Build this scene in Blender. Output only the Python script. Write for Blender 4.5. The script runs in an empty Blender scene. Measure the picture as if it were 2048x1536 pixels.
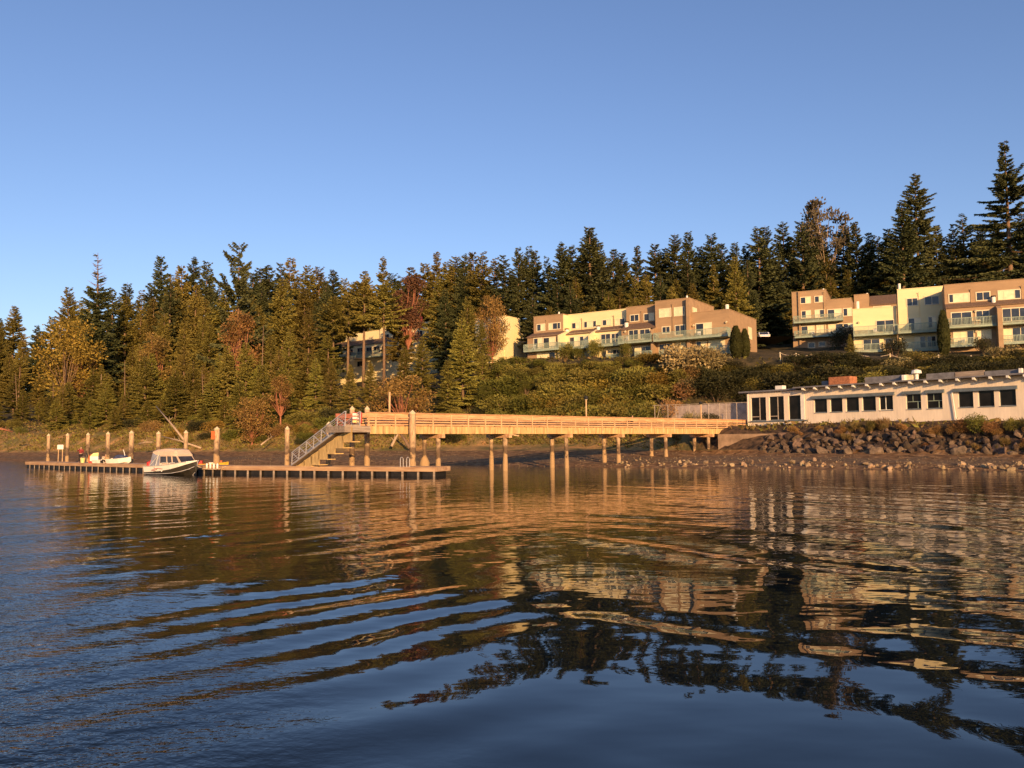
import bpy, math, random
import numpy as np
from mathutils import Vector, Matrix

SC = bpy.context.scene
COL = SC.collection
rnd = random.Random(7)
R_ = math.radians

# ------------------------------------------------------------------ camera, sky, sun, exposure
F_PX, CAM_H = 1640.0, 2.5
cam = bpy.data.cameras.new('camera')
cam.sensor_width = 36.0
cam.lens = 36.0 * F_PX / 2048.0
cam.clip_start, cam.clip_end = 0.3, 6000.0
camo = bpy.data.objects.new('camera', cam)
COL.objects.link(camo)
CROT = Matrix.Rotation(R_(90) + math.atan(116 / F_PX), 3, 'X') @ Matrix.Rotation(R_(-0.52), 3, 'Z')
camo.matrix_world = Matrix.Translation((0, 0, CAM_H)) @ CROT.to_4x4()
SC.camera = camo

SUN_EL, SUN_AZ = R_(12.0), R_(15.0)          # low evening sun, behind the camera and to the right
sdir = Vector((math.sin(SUN_AZ) * math.cos(SUN_EL), -math.cos(SUN_AZ) * math.cos(SUN_EL), math.sin(SUN_EL)))
world = bpy.data.worlds.new('World')
SC.world = world
world.use_nodes = True
wn = world.node_tree.nodes
wl = world.node_tree.links
bg = wn['Background']
sky = wn.new('ShaderNodeTexSky')
sky.sky_type = 'NISHITA'
sky.sun_disc = False
sky.sun_elevation = SUN_EL
sky.sun_rotation = math.pi - SUN_AZ
sky.altitude = 0.0
sky.air_density = 1.0
sky.dust_density = 0.6
sky.ozone_density = 2.5
bg.inputs['Strength'].default_value = 0.088
tint = wn.new('ShaderNodeMix')
tint.data_type = 'RGBA'
tint.blend_type = 'MULTIPLY'
tint.inputs[0].default_value = 1.0
tint.inputs[7].default_value = (1.10, 1.03, 1.19, 1.0)      # white balance of the camera
wl.new(sky.outputs['Color'], tint.inputs[6])
wl.new(tint.outputs[2], bg.inputs['Color'])
sun = bpy.data.lights.new('sun', 'SUN')
sun.energy = 4.0
sun.angle = R_(0.6)
sun.color = (1.0, 0.61, 0.28)
suno = bpy.data.objects.new('sun', sun)
COL.objects.link(suno)
suno.rotation_euler = (-sdir).to_track_quat('-Z', 'Y').to_euler()
SC.view_settings.view_transform = 'Standard'
SC.view_settings.look = 'None'
SC.view_settings.exposure = 0.8
SC.view_settings.gamma = 1.0
SC.cycles.use_denoising = True
SC.cycles.max_bounces = 8
SC.cycles.transparent_max_bounces = 8
SC.cycles.sample_clamp_indirect = 6.0
SC.cycles.caustics_reflective = False
SC.cycles.caustics_refractive = False


def ray(px, py):
    return CROT @ Vector(((px - 1024) / F_PX, -(py - 768) / F_PX, -1.0))


def at(px, py, Y):
    r = ray(px, py)
    t = Y / r.y
    return Vector((r.x * t, Y, CAM_H + r.z * t))


def xat(px, D):
    return at(px, 880, D).x


# ------------------------------------------------------------------ object helpers
def tag(o, label=None, cat=None, group=None, kind=None):
    if label: o['label'] = label
    if cat: o['category'] = cat
    if group: o['group'] = group
    if kind: o['kind'] = kind
    return o


def empty(name, loc, rz=0.0):
    o = bpy.data.objects.new(name, None)
    COL.objects.link(o)
    o.location = loc
    o.rotation_euler = (0, 0, rz)
    o.empty_display_size = 0.3
    return o


class MB:
    """collects boxes, beams and tubes for one mesh object"""
    def __init__(s):
        s.v, s.f = [], []

    def poly(s, pts):
        n = len(s.v)
        s.v += [tuple(p) for p in pts]
        s.f.append(tuple(range(n, n + len(pts))))
        return s

    def hexa(s, p):
        n = len(s.v)
        s.v += [tuple(q) for q in p]
        for a in ((0, 3, 2, 1), (4, 5, 6, 7), (0, 1, 5, 4), (1, 2, 6, 5), (2, 3, 7, 6), (3, 0, 4, 7)):
            s.f.append(tuple(n + i for i in a))
        return s

    def box(s, x0, x1, y0, y1, z0, z1):
        return s.hexa([(x0, y0, z0), (x1, y0, z0), (x1, y1, z0), (x0, y1, z0),
                       (x0, y0, z1), (x1, y0, z1), (x1, y1, z1), (x0, y1, z1)])

    def beam(s, a, b, w, h, up=(0, 0, 1)):
        a, b = Vector(a), Vector(b)
        d = (b - a).normalized()
        u = Vector(up)
        if abs(d.dot(u)) > 0.98: u = Vector((0, 1, 0))
        x = d.cross(u).normalized() * (w / 2)
        y = x.cross(d).normalized() * (h / 2)
        return s.hexa([a - x - y, a + x - y, a + x + y, a - x + y, b - x - y, b + x - y, b + x + y, b - x + y])

    def tube(s, pts, rad, n=8, cap=True, wob=0.0, rng=rnd):
        pts = [Vector(p) for p in pts]
        if not hasattr(rad, '__len__'): rad = [rad] * len(pts)
        base = len(s.v)
        for i, p in enumerate(pts):
            d = (pts[min(i + 1, len(pts) - 1)] - pts[max(i - 1, 0)]).normalized()
            u = Vector((1, 0, 0)) if abs(d.x) < 0.9 else Vector((0, 1, 0))
            x = d.cross(u).normalized()
            y = d.cross(x)
            for k in range(n):
                a = 2 * math.pi * k / n
                r = rad[i] * (1 + wob * (rng.random() - .5))
                s.v.append(tuple(p + x * (r * math.cos(a)) + y * (r * math.sin(a))))
        for i in range(len(pts) - 1):
            for k in range(n):
                a, b = base + i * n + k, base + i * n + (k + 1) % n
                s.f.append((a, b, b + n, a + n))
        if cap:
            s.f.append(tuple(base + k for k in range(n))[::-1])
            s.f.append(tuple(base + (len(pts) - 1) * n + k for k in range(n)))
        return s

    def extrude(s, prof, y0, y1, axis='y'):
        """closed profile of (x, z) swept from y0 to y1"""
        n = len(s.v)
        m = len(prof)
        for yy in (y0, y1):
            for (x, z) in prof: s.v.append((x, yy, z))
        s.f.append(tuple(n + i for i in range(m)))
        s.f.append(tuple(n + m + i for i in range(m))[::-1])
        for i in range(m):
            j = (i + 1) % m
            s.f.append((n + i, n + m + i, n + m + j, n + j))
        return s

    def mesh(s, name, mat, smooth=False):
        me = bpy.data.meshes.new(name)
        me.from_pydata(s.v, [], s.f)
        if mat: me.materials.append(mat)
        if smooth:
            me.polygons.foreach_set('use_smooth', [True] * len(me.polygons))
        me.update()
        return me

    def build(s, name, mat, parent=None, smooth=False, loc=None, rz=0.0):
        o = bpy.data.objects.new(name, s.mesh(name, mat, smooth))
        COL.objects.link(o)
        if parent: o.parent = parent
        if loc is not None: o.location = loc
        o.rotation_euler.z = rz
        return o


def np_mesh(name, V, Fq, mat, smooth=False):
    """V (n,3); Fq (m,4) quads"""
    me = bpy.data.meshes.new(name)
    me.vertices.add(len(V))
    me.vertices.foreach_set('co', np.asarray(V, np.float32).ravel())
    m, k = Fq.shape
    me.loops.add(m * k)
    me.loops.foreach_set('vertex_index', np.asarray(Fq, np.int32).ravel())
    me.polygons.add(m)
    me.polygons.foreach_set('loop_start', np.arange(0, m * k, k, dtype=np.int32))
    me.polygons.foreach_set('loop_total', np.full(m, k, np.int32))
    if smooth: me.polygons.foreach_set('use_smooth', np.ones(m, bool))
    if mat: me.materials.append(mat)
    me.update(calc_edges=True)
    me.validate()
    return me


def link(name, me, parent=None):
    o = bpy.data.objects.new(name, me)
    COL.objects.link(o)
    if parent: o.parent = parent
    return o


# ------------------------------------------------------------------ materials
def nodes(m):
    return m.node_tree.nodes, m.node_tree.links


def mat(name, col, rough=0.7, var=0.25, scale=2.0, col2=None, bump=0.0, bscale=None, stretch=(1, 1, 1), objrand=0.0, metal=0.0, spec=0.3):
    """base colour broken up by two octaves of noise, with an optional second tone for wear and stains"""
    m = bpy.data.materials.new(name)
    m.use_nodes = True
    n, l = nodes(m)
    b = n['Principled BSDF']
    b.inputs['Roughness'].default_value = rough
    b.inputs['Metallic'].default_value = metal
    b.inputs['Specular IOR Level'].default_value = spec
    tc = n.new('ShaderNodeTexCoord')
    mp = n.new('ShaderNodeMapping')
    mp.inputs['Scale'].default_value = stretch
    l.new(tc.outputs['Object'], mp.inputs['Vector'])
    nz = n.new('ShaderNodeTexNoise')
    nz.inputs['Scale'].default_value = scale
    nz.inputs['Detail'].default_value = 6.0
    nz.inputs['Roughness'].default_value = 0.65
    l.new(mp.outputs['Vector'], nz.inputs['Vector'])
    rp = n.new('ShaderNodeValToRGB')
    rp.color_ramp.elements[0].position = 0.33
    rp.color_ramp.elements[1].position = 0.67
    c = np.array(col)
    lo = tuple(c * (1 - var)) + (1,)
    hi = tuple(np.minimum(c * (1 + var), 0.95)) + (1,)
    if col2 is not None: lo = tuple(col2) + (1,)
    rp.color_ramp.elements[0].color = lo
    rp.color_ramp.elements[1].color = hi
    l.new(nz.outputs['Fac'], rp.inputs['Fac'])
    out = rp.outputs['Color']
    if objrand:
        oi = n.new('ShaderNodeObjectInfo')
        hs = n.new('ShaderNodeHueSaturation')
        mr = n.new('ShaderNodeMapRange')
        mr.inputs['To Min'].default_value = 1 - objrand
        mr.inputs['To Max'].default_value = 1 + objrand
        l.new(oi.outputs['Random'], mr.inputs['Value'])
        l.new(mr.outputs['Result'], hs.inputs['Value'])
        mr2 = n.new('ShaderNodeMapRange')
        mr2.inputs['To Min'].default_value = 0.5 - min(objrand * 0.06, .012)
        mr2.inputs['To Max'].default_value = 0.5 + min(objrand * 0.05, .012)
        ml = n.new('ShaderNodeMath')
        ml.operation = 'MULTIPLY'
        ml.inputs[1].default_value = 7.31
        fr = n.new('ShaderNodeMath')
        fr.operation = 'FRACT'
        l.new(oi.outputs['Random'], ml.inputs[0])
        l.new(ml.outputs[0], fr.inputs[0])
        l.new(fr.outputs[0], mr2.inputs['Value'])
        l.new(mr2.outputs['Result'], hs.inputs['Hue'])
        l.new(out, hs.inputs['Color'])
        out = hs.outputs['Color']
    l.new(out, b.inputs['Base Color'])
    if bump:
        bn = n.new('ShaderNodeTexNoise')
        bn.inputs['Scale'].default_value = bscale or scale * 4
        bn.inputs['Detail'].default_value = 4
        l.new(mp.outputs['Vector'], bn.inputs['Vector'])
        bp = n.new('ShaderNodeBump')
        bp.inputs['Strength'].default_value = 1.0
        bp.inputs['Distance'].default_value = bump
        l.new(bn.outputs['Fac'], bp.inputs['Height'])
        l.new(bp.outputs['Normal'], b.inputs['Normal'])
    return m


def leafmat(name, col, var=0.35, objrand=0.24, trans=0.18, scale=0.45, rough=0.65):
    m = mat(name, col, rough=rough, var=var, scale=scale, objrand=objrand, spec=0.15)
    n, l = nodes(m)
    b = n['Principled BSDF']
    src = b.inputs['Base Color'].links[0].from_socket
    tr = n.new('ShaderNodeBsdfTranslucent')
    l.new(src, tr.inputs['Color'])
    mx = n.new('ShaderNodeMixShader')
    mx.inputs['Fac'].default_value = trans
    l.new(b.outputs['BSDF'], mx.inputs[1])
    l.new(tr.outputs['BSDF'], mx.inputs[2])
    l.new(mx.outputs['Shader'], n['Material Output'].inputs['Surface'])
    return m


def sidingmat(name, col, pitch=0.15, axis='X', depth=0.012, var=0.1):
    """painted boards: grooves every pitch metres along one local axis, weathering noise"""
    m = mat(name, col, rough=0.75, var=var, scale=0.9, stretch=(1, 1, 0.35) if axis == 'X' else (0.35, 1, 1))
    n, l = nodes(m)
    b = n['Principled BSDF']
    tc = n.new('ShaderNodeTexCoord')
    wv = n.new('ShaderNodeTexWave')
    wv.wave_type = 'BANDS'
    wv.bands_direction = axis
    wv.wave_profile = 'SAW'
    wv.inputs['Scale'].default_value = 0.314 / pitch
    wv.inputs['Distortion'].default_value = 0.0
    l.new(tc.outputs['Object'], wv.inputs['Vector'])
    if not depth: return m
    bp = n.new('ShaderNodeBump')
    bp.inputs['Distance'].default_value = depth
    bp.inputs['Strength'].default_value = 0.8
    l.new(wv.outputs['Fac'], bp.inputs['Height'])
    l.new(bp.outputs['Normal'], b.inputs['Normal'])
    return m


def plankmat(name, col, col2, axis_scale=(0.6, 6, 6), bump=0.01, scale=1.2):
    return mat(name, col, rough=0.85, var=0.3, col2=col2, scale=scale, stretch=axis_scale, bump=bump, bscale=6)


def glassmat(name, col, rough=0.06):
    m = mat(name, col, rough=rough, var=0.5, scale=0.8, spec=0.5)
    return m


M = {}
M['tan'] = sidingmat('tan_siding', (0.355, 0.232, 0.128), 0.2, 'Z', 0.0, var=0.14)
M['cream'] = sidingmat('cream_siding', (0.80, 0.66, 0.36), 0.2, 'Z', 0.0, var=0.06)
M['white_siding'] = sidingmat('white_board_siding', (0.86, 0.71, 0.52), 0.30, 'X', 0.022, var=0.10)
M['white_paint'] = mat('white_paint', (0.78, 0.74, 0.64), 0.55, var=0.08)
M['trim'] = mat('cream_window_trim', (0.75, 0.64, 0.42), 0.6, var=0.08)
M['glass'] = glassmat('dark_window_glass', (0.03, 0.035, 0.045))
M['dimglass'] = mat('shaded_window_glass', (0.012, 0.010, 0.009), 0.08, var=0.5, scale=0.8, spec=0.18)
M['blind'] = mat('window_blind', (0.78, 0.68, 0.42), 0.35, var=0.15, scale=1.5, spec=0.5)
M['teal'] = mat('teal_grey_paint', (0.30, 0.36, 0.27), 0.6, var=0.18)
M['shingle'] = mat('brown_shingles', (0.16, 0.10, 0.065), 0.9, var=0.4, scale=6, bump=0.03)
M['roofing'] = mat('grey_flat_roofing', (0.17, 0.165, 0.17), 0.9, var=0.3, scale=1.5)
M['header'] = mat('slate_blue_paint', (0.12, 0.15, 0.17), 0.6, var=0.2)
M['brick'] = mat('orange_brick', (0.38, 0.15, 0.07), 0.85, var=0.4, scale=5)
M['pier'] = plankmat('weathered_pier_planks', (0.60, 0.345, 0.175), (0.40, 0.225, 0.11), (0.5, 4, 5))
M['fascia'] = plankmat('stained_fascia_beam', (0.62, 0.40, 0.165), (0.30, 0.18, 0.075), (2.2, 2, .35), scale=1.6)
M['pier_post'] = plankmat('weathered_rail_posts', (0.58, 0.38, 0.20), (0.40, 0.25, 0.13), (5, 5, 0.8))
M['greywood'] = plankmat('grey_weathered_wood', (0.34, 0.27, 0.20), (0.20, 0.15, 0.11), (0.6, 5, 5))
M['redwood'] = plankmat('red_stained_wood', (0.38, 0.13, 0.08), (0.24, 0.08, 0.05), (0.6, 5, 5))
M['dockwood'] = plankmat('dock_edge_planks', (0.42, 0.28, 0.16), (0.30, 0.16, 0.085), (0.35, 3, 3))
M['dockdeck'] = plankmat('dock_deck_boards', (0.38, 0.27, 0.18), (0.28, 0.19, 0.12), (4, 0.6, 3))
M['float'] = mat('black_plastic_float', (0.018, 0.016, 0.015), 0.6, var=0.5, scale=3)
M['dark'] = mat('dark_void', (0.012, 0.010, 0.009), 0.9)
M['alu'] = mat('bare_aluminium', (0.55, 0.50, 0.46), 0.4, var=0.12, metal=0.35)
M['bark'] = mat('conifer_bark', (0.20, 0.125, 0.075), 0.9, var=0.4, scale=4, stretch=(3, 3, 0.5), bump=0.03)
M['redbark'] = mat('madrone_bark', (0.33, 0.13, 0.07), 0.7, var=0.35, scale=2, stretch=(2, 2, 0.5))
M['palebark'] = mat('pale_dead_wood', (0.42, 0.30, 0.19), 0.85, var=0.3, scale=3, stretch=(3, 3, 0.5))
M['rock'] = mat('riprap_rock', (0.115, 0.078, 0.052), 0.9, var=0.5, scale=2.2, objrand=0.6, bump=0.05)
M['beachstone'] = mat('pale_beach_stone', (0.36, 0.25, 0.14), 0.9, var=0.4, scale=4, objrand=0.3, bump=0.03)
M['concrete'] = mat('stained_concrete', (0.23, 0.155, 0.10), 0.9, var=0.4, scale=0.7, bump=0.02)
M['blockwall'] = mat('concrete_block', (0.42, 0.33, 0.28), 0.9, var=0.3, scale=1.2)
M['fencewire'] = mat('galvanised_fence', (0.45, 0.36, 0.27), 0.6, var=0.2)
M['hullwhite'] = mat('white_gelcoat', (0.80, 0.76, 0.66), 0.3, var=0.05, spec=0.5)
M['hulldark'] = mat('dark_hull_paint', (0.040, 0.034, 0.025), 0.35, var=0.2, spec=0.5)
M['canvas'] = mat('beige_canvas', (0.62, 0.46, 0.33), 0.85, var=0.12)
M['vinyl'] = mat('clear_vinyl_curtain', (0.26, 0.26, 0.30), 0.25, var=0.25, spec=0.5)
M['boatglass'] = glassmat('boat_window', (0.05, 0.045, 0.05), 0.08)
M['red'] = mat('red_plastic', (0.55, 0.035, 0.03), 0.5, var=0.15)
M['orange'] = mat('orange_red_paint', (0.55, 0.12, 0.03), 0.5, var=0.2)
M['yellow'] = mat('yellow_paint', (0.75, 0.42, 0.04), 0.5, var=0.12)
M['paleyellow'] = mat('pale_yellow_plastic', (0.72, 0.62, 0.25), 0.5, var=0.12)
M['bluecover'] = mat('blue_boat_cover', (0.05, 0.06, 0.12), 0.7, var=0.3)
M['black'] = mat('black_rubber', (0.02, 0.02, 0.02), 0.6, var=0.3)
M['signred'] = mat('faded_red_board', (0.42, 0.07, 0.05), 0.6, var=0.2)
M['skin'] = mat('skin', (0.50, 0.28, 0.18), 0.55, var=0.08)
M['hair'] = mat('dark_hair', (0.018, 0.012, 0.01), 0.6, var=0.3)
M['jacket'] = mat('dark_red_jacket', (0.22, 0.03, 0.03), 0.8, var=0.25)
M['trousers'] = mat('dark_trousers', (0.025, 0.018, 0.018), 0.85, var=0.3)
M['shirt'] = mat('pale_shirt', (0.66, 0.50, 0.33), 0.8, var=0.12)
M['rope'] = mat('pale_rope', (0.55, 0.44, 0.32), 0.8, var=0.15)
M['carpaint'] = mat('white_car_paint', (0.6, 0.6, 0.62), 0.25, var=0.04, spec=0.6)
M['yellowwood'] = plankmat('yellow_gangway_boards', (0.58, 0.40, 0.16), (0.46, 0.30, 0.12), (3, 3, 1))
M['asphalt'] = mat('asphalt', (0.05, 0.048, 0.045), 0.9, var=0.3, scale=3)


def pilemat():
    """timber pile: pale top, dark tide stain, barnacled ochre foot, split by world height"""
    m = mat('pile_timber', (0.50, 0.34, 0.19), rough=0.9, var=0.3, col2=(0.24, 0.15, 0.085), scale=1.6, stretch=(4, 4, 0.8), bump=0.025, bscale=7)
    n, l = nodes(m)
    b = n['Principled BSDF']
    src = b.inputs['Base Color'].links[0].from_socket
    ge = n.new('ShaderNodeNewGeometry')
    sp = n.new('ShaderNodeSeparateXYZ')
    l.new(ge.outputs['Position'], sp.inputs[0])
    nz = n.new('ShaderNodeTexNoise')
    nz.inputs['Scale'].default_value = 2.1
    nz.inputs['Detail'].default_value = 4
    l.new(ge.outputs['Position'], nz.inputs['Vector'])
    ad = n.new('ShaderNodeMath')
    ad.operation = 'MULTIPLY_ADD'
    ad.inputs[1].default_value = 2.4
    l.new(nz.outputs['Fac'], ad.inputs[0])
    l.new(sp.outputs['Z'], ad.inputs[2])
    rp = n.new('ShaderNodeValToRGB')
    e = rp.color_ramp.elements
    e[0].position, e[0].color = 0.0, (0.40, 0.26, 0.13, 1)
    e[1].position, e[1].color = 1.0, (1, 1, 1, 1)
    for p, c in ((0.36, (0.40, 0.26, 0.13, 1)), (0.40, (0.10, 0.065, 0.04, 1)), (0.47, (0.14, 0.09, 0.055, 1)), (0.55, (0.40, 0.28, 0.16, 1))):
        k = e.new(p)
        k.color = c
    mr = n.new('ShaderNodeMapRange')
    mr.inputs['From Min'].default_value = 0.0
    mr.inputs['From Max'].default_value = 7.0
    l.new(ad.outputs[0], mr.inputs['Value'])
    l.new(mr.outputs['Result'], rp.inputs['Fac'])
    fa = n.new('ShaderNodeMapRange')
    fa.inputs['From Min'].default_value = 3.4
    fa.inputs['From Max'].default_value = 4.1
    fa.inputs['To Min'].default_value = 0.95
    fa.inputs['To Max'].default_value = 0.0
    l.new(ad.outputs[0], fa.inputs['Value'])
    mx = n.new('ShaderNodeMix')
    mx.data_type = 'RGBA'
    l.new(fa.outputs['Result'], mx.inputs[0])
    l.new(src, mx.inputs[6])
    l.new(rp.outputs['Color'], mx.inputs[7])
    l.new(mx.outputs[2], b.inputs['Base Color'])
    return m


M['pile'] = pilemat()
M['pilecap'] = mat('pale_pile_cap', (0.62, 0.50, 0.30), 0.7, var=0.2, scale=3)


def sincos_noise(x, y, seed, s):
    r = np.random.RandomState(seed)
    o = 0
    for k in range(6):
        a = r.rand() * 6.28
        f = s * (0.6 + 1.6 * r.rand())
        o = o + np.sin((x * np.cos(a) + y * np.sin(a)) * f + r.rand() * 6.28) / 6
    return o


# ------------------------------------------------------------------ ground: one sheet from sea bed to ridge
GX = [-2600, -900, -200, -88, -50, -20, -1, 8, 15, 23, 30, 40, 46, 60, 120, 400, 2600]
GP = [
    [(1200, 0), (1220, 1.5), (1230, 5), (1260, 9), (1300, 15), (1320, 17), (1500, 26)],
    [(420, 0), (440, 1.5), (450, 5), (480, 9), (520, 15), (540, 17), (700, 26)],
    [(195, 0), (210, 1.5), (218, 5), (235, 9), (265, 15), (280, 17), (360, 26)],
    [(141, 0), (155, 1.4), (163, 5), (178, 8), (205, 12.5), (220, 14.5), (320, 26)],
    [(119, 0), (134, 1.4), (142, 5), (155, 8.5), (178, 13), (195, 15), (300, 28)],
    [(102, 0), (118, 1.5), (126, 5), (137, 9), (155, 13.5), (172, 16), (270, 28)],
    [(87, 0), (116, 1.9), (121, 4), (127, 8), (138, 16), (146, 17.2), (260, 31)],
    [(79, 0), (111, 1.9), (115, 4), (120, 7), (131, 15.6), (140, 16.8), (260, 32)],
    [(74.5, 0), (101, 1.4), (106, 3.8), (112, 5), (125, 15), (135, 16.3), (260, 33)],
    [(70, 0), (92, 1.15), (94, 3.5), (105, 4.6), (118.5, 14.6), (127, 15.8), (260, 34)],
    [(66.5, 0), (84, 1.2), (90, 3.6), (103, 4.7), (114, 13.8), (122, 15.2), (260, 35)],
    [(61, 0), (74, 1.1), (77.5, 3.6), (94, 5), (108, 13), (116, 14.5), (260, 36)],
    [(57.5, 0), (66, 1.05), (69, 3.5), (88, 5), (104, 12.5), (114, 13.8), (260, 36)],
    [(50, 0), (56, 1.05), (59, 3.5), (80, 5), (97, 12), (108, 13.5), (260, 36)],
    [(20, 0), (28, 1.0), (32, 3.5), (55, 5), (80, 12), (95, 14), (250, 36)],
    [(-110, 0), (-100, 1), (-95, 3.5), (-70, 5), (-40, 12), (-20, 14), (200, 36)],
    [(-900, 0), (-890, 1), (-885, 3.5), (-860, 5), (-830, 12), (-800, 14), (-400, 36)],
]
GA = np.array(GP, float)


def ctrl(x, i, j):
    return np.interp(x, GX, GA[:, i, j])


def ground(x, y, rough=True):
    x = np.asarray(x, float)
    y = np.asarray(y, float)
    ys = [ctrl(x, i, 0) for i in range(7)]
    zs = [ctrl(x, i, 1) for i in range(7)]
    z = np.maximum(-0.09 * (ys[0] - y), -6.0)
    for i in range(6):
        t = np.clip((y - ys[i]) / (ys[i + 1] - ys[i]), 0, 1)
        z = np.where(y >= ys[i], zs[i] + (zs[i + 1] - zs[i]) * t, z)
    if rough:
        amp = np.clip(z / 4.0, 0.0, 1.0) * 0.5 + np.clip(z + 1.0, 0, 1) * 0.05
        z = z + amp * sincos_noise(x, y, 3, 0.55) + 0.06 * np.clip(z + .6, 0, 1) * sincos_noise(x, y, 5, 1.9)
    return z


def gz(x, y):
    return float(ground(x, y))


def ground_material():
    m = bpy.data.materials.new('shore_ground')
    m.use_nodes = True
    n, l = nodes(m)
    b = n['Principled BSDF']
    b.inputs['Roughness'].default_value = 0.92
    b.inputs['Specular IOR Level'].default_value = 0.2
    ge = n.new('ShaderNodeNewGeometry')
    sp = n.new('ShaderNodeSeparateXYZ')
    l.new(ge.outputs['Position'], sp.inputs[0])

    def noise(s, d=5):
        z = n.new('ShaderNodeTexNoise')
        z.inputs['Scale'].default_value = s
        z.inputs['Detail'].default_value = d
        l.new(ge.outputs['Position'], z.inputs['Vector'])
        return z.outputs['Fac']

    def ramp(src, pts):
        r = n.new('ShaderNodeValToRGB')
        e = r.color_ramp.elements
        e[0].position, e[0].color = pts[0][0], tuple(pts[0][1]) + (1,)
        e[1].position, e[1].color = pts[-1][0], tuple(pts[-1][1]) + (1,)
        for p, c in pts[1:-1]:
            k = e.new(p)
            k.color = tuple(c) + (1,)
        l.new(src, r.inputs['Fac'])
        return r.outputs['Color']

    def math_(op, a, bb):
        k = n.new('ShaderNodeMath')
        k.operation = op
        for i, v in enumerate((a, bb)):
            if isinstance(v, (int, float)): k.inputs[i].default_value = v
            else: l.new(v, k.inputs[i])
        return k.outputs[0]

    def mix(fac, a, bb):
        k = n.new('ShaderNodeMix')
        k.data_type = 'RGBA'
        l.new(fac, k.inputs[0])
        l.new(a, k.inputs[6])
        l.new(bb, k.inputs[7])
        return k.outputs[2]

    mud = ramp(noise(1.4, 9), [(0.35, (0.10, 0.052, 0.022)), (0.55, (0.25, 0.135, 0.056)), (0.70, (0.40, 0.24, 0.11))])
    stones = ramp(noise(4.5, 6), [(0.40, (0.06, 0.042, 0.028)), (0.60, (0.24, 0.16, 0.085))])
    sand = ramp(noise(0.35, 6), [(0.36, (0.15, 0.125, 0.04)), (0.54, (0.30, 0.19, 0.07)), (0.70, (0.56, 0.29, 0.10))])
    floor = ramp(noise(0.8, 7), [(0.35, (0.035, 0.03, 0.014)), (0.7, (0.11, 0.08, 0.035))])
    zj = math_('ADD', sp.outputs['Z'], math_('MULTIPLY', math_('SUBTRACT', noise(0.25, 4), 0.5), 1.4))

    def step(v, a, bb):
        k = n.new('ShaderNodeMapRange')
        k.interpolation_type = 'SMOOTHSTEP'
        k.inputs['From Min'].default_value = a
        k.inputs['From Max'].default_value = bb
        l.new(v, k.inputs['Value'])
        return k.outputs['Result']

    band = math_('MULTIPLY', step(zj, 0.25, 0.45), math_('SUBTRACT', 1.0, step(zj, 0.6, 0.85)))
    c = mix(math_('MULTIPLY', band, 0.8), mud, stones)
    c = mix(step(math_('ADD', sp.outputs['Z'], math_('MULTIPLY', noise(0.9, 3), 0.3)), 1.45, 1.62), c, sand)
    gap_shade_soil = ramp(noise(1.6, 7), [(0.35, (0.03, 0.021, 0.014)), (0.7, (0.16, 0.095, 0.05))])  # dark ground colour stands in for shade in the gaps between boulders
    sxx = n.new('ShaderNodeSeparateXYZ')
    l.new(ge.outputs['Position'], sxx.inputs[0])
    c = mix(math_('MULTIPLY', step(sxx.outputs['X'], 19.0, 23.0), step(sp.outputs['Z'], 1.3, 1.5)), c, gap_shade_soil)
    c = mix(step(zj, 4.6, 6.2), c, floor)
    l.new(c, b.inputs['Base Color'])
    bp = n.new('ShaderNodeBump')
    bp.inputs['Distance'].default_value = 0.12
    l.new(noise(3.0, 8), bp.inputs['Height'])
    l.new(bp.outputs['Normal'], b.inputs['Normal'])
    return m


def build_ground():
    xs = np.concatenate([[-2600, -1800, -1200, -800, -550, -400, -300, -240], np.arange(-200, 112, 1.6), [118, 130, 150, 180, 220, 300, 420, 700, 1200, 2600]])
    ys = np.concatenate([[-1000, -700, -400, -200, -100, -40, 0, 20, 32], np.arange(40, 180, 1.3), np.arange(180, 330, 6), [350, 400, 500, 700, 1000, 1500, 3000]])
    X, Y = np.meshgrid(xs, ys)
    Z = ground(X, Y)
    nx, ny = len(xs), len(ys)
    V = np.stack([X.ravel(), Y.ravel(), Z.ravel()], 1)
    i = np.arange(nx - 1)[None, :] + nx * np.arange(ny - 1)[:, None]
    Fq = np.stack([i, i + 1, i + nx + 1, i + nx], -1).reshape(-1, 4)
    o = link('ground', np_mesh('ground', V, Fq, ground_material(), True))
    tag(o, 'muddy beach, sandy bank and wooded hillside rising from the bay', None, None, 'structure')


build_ground()


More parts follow.
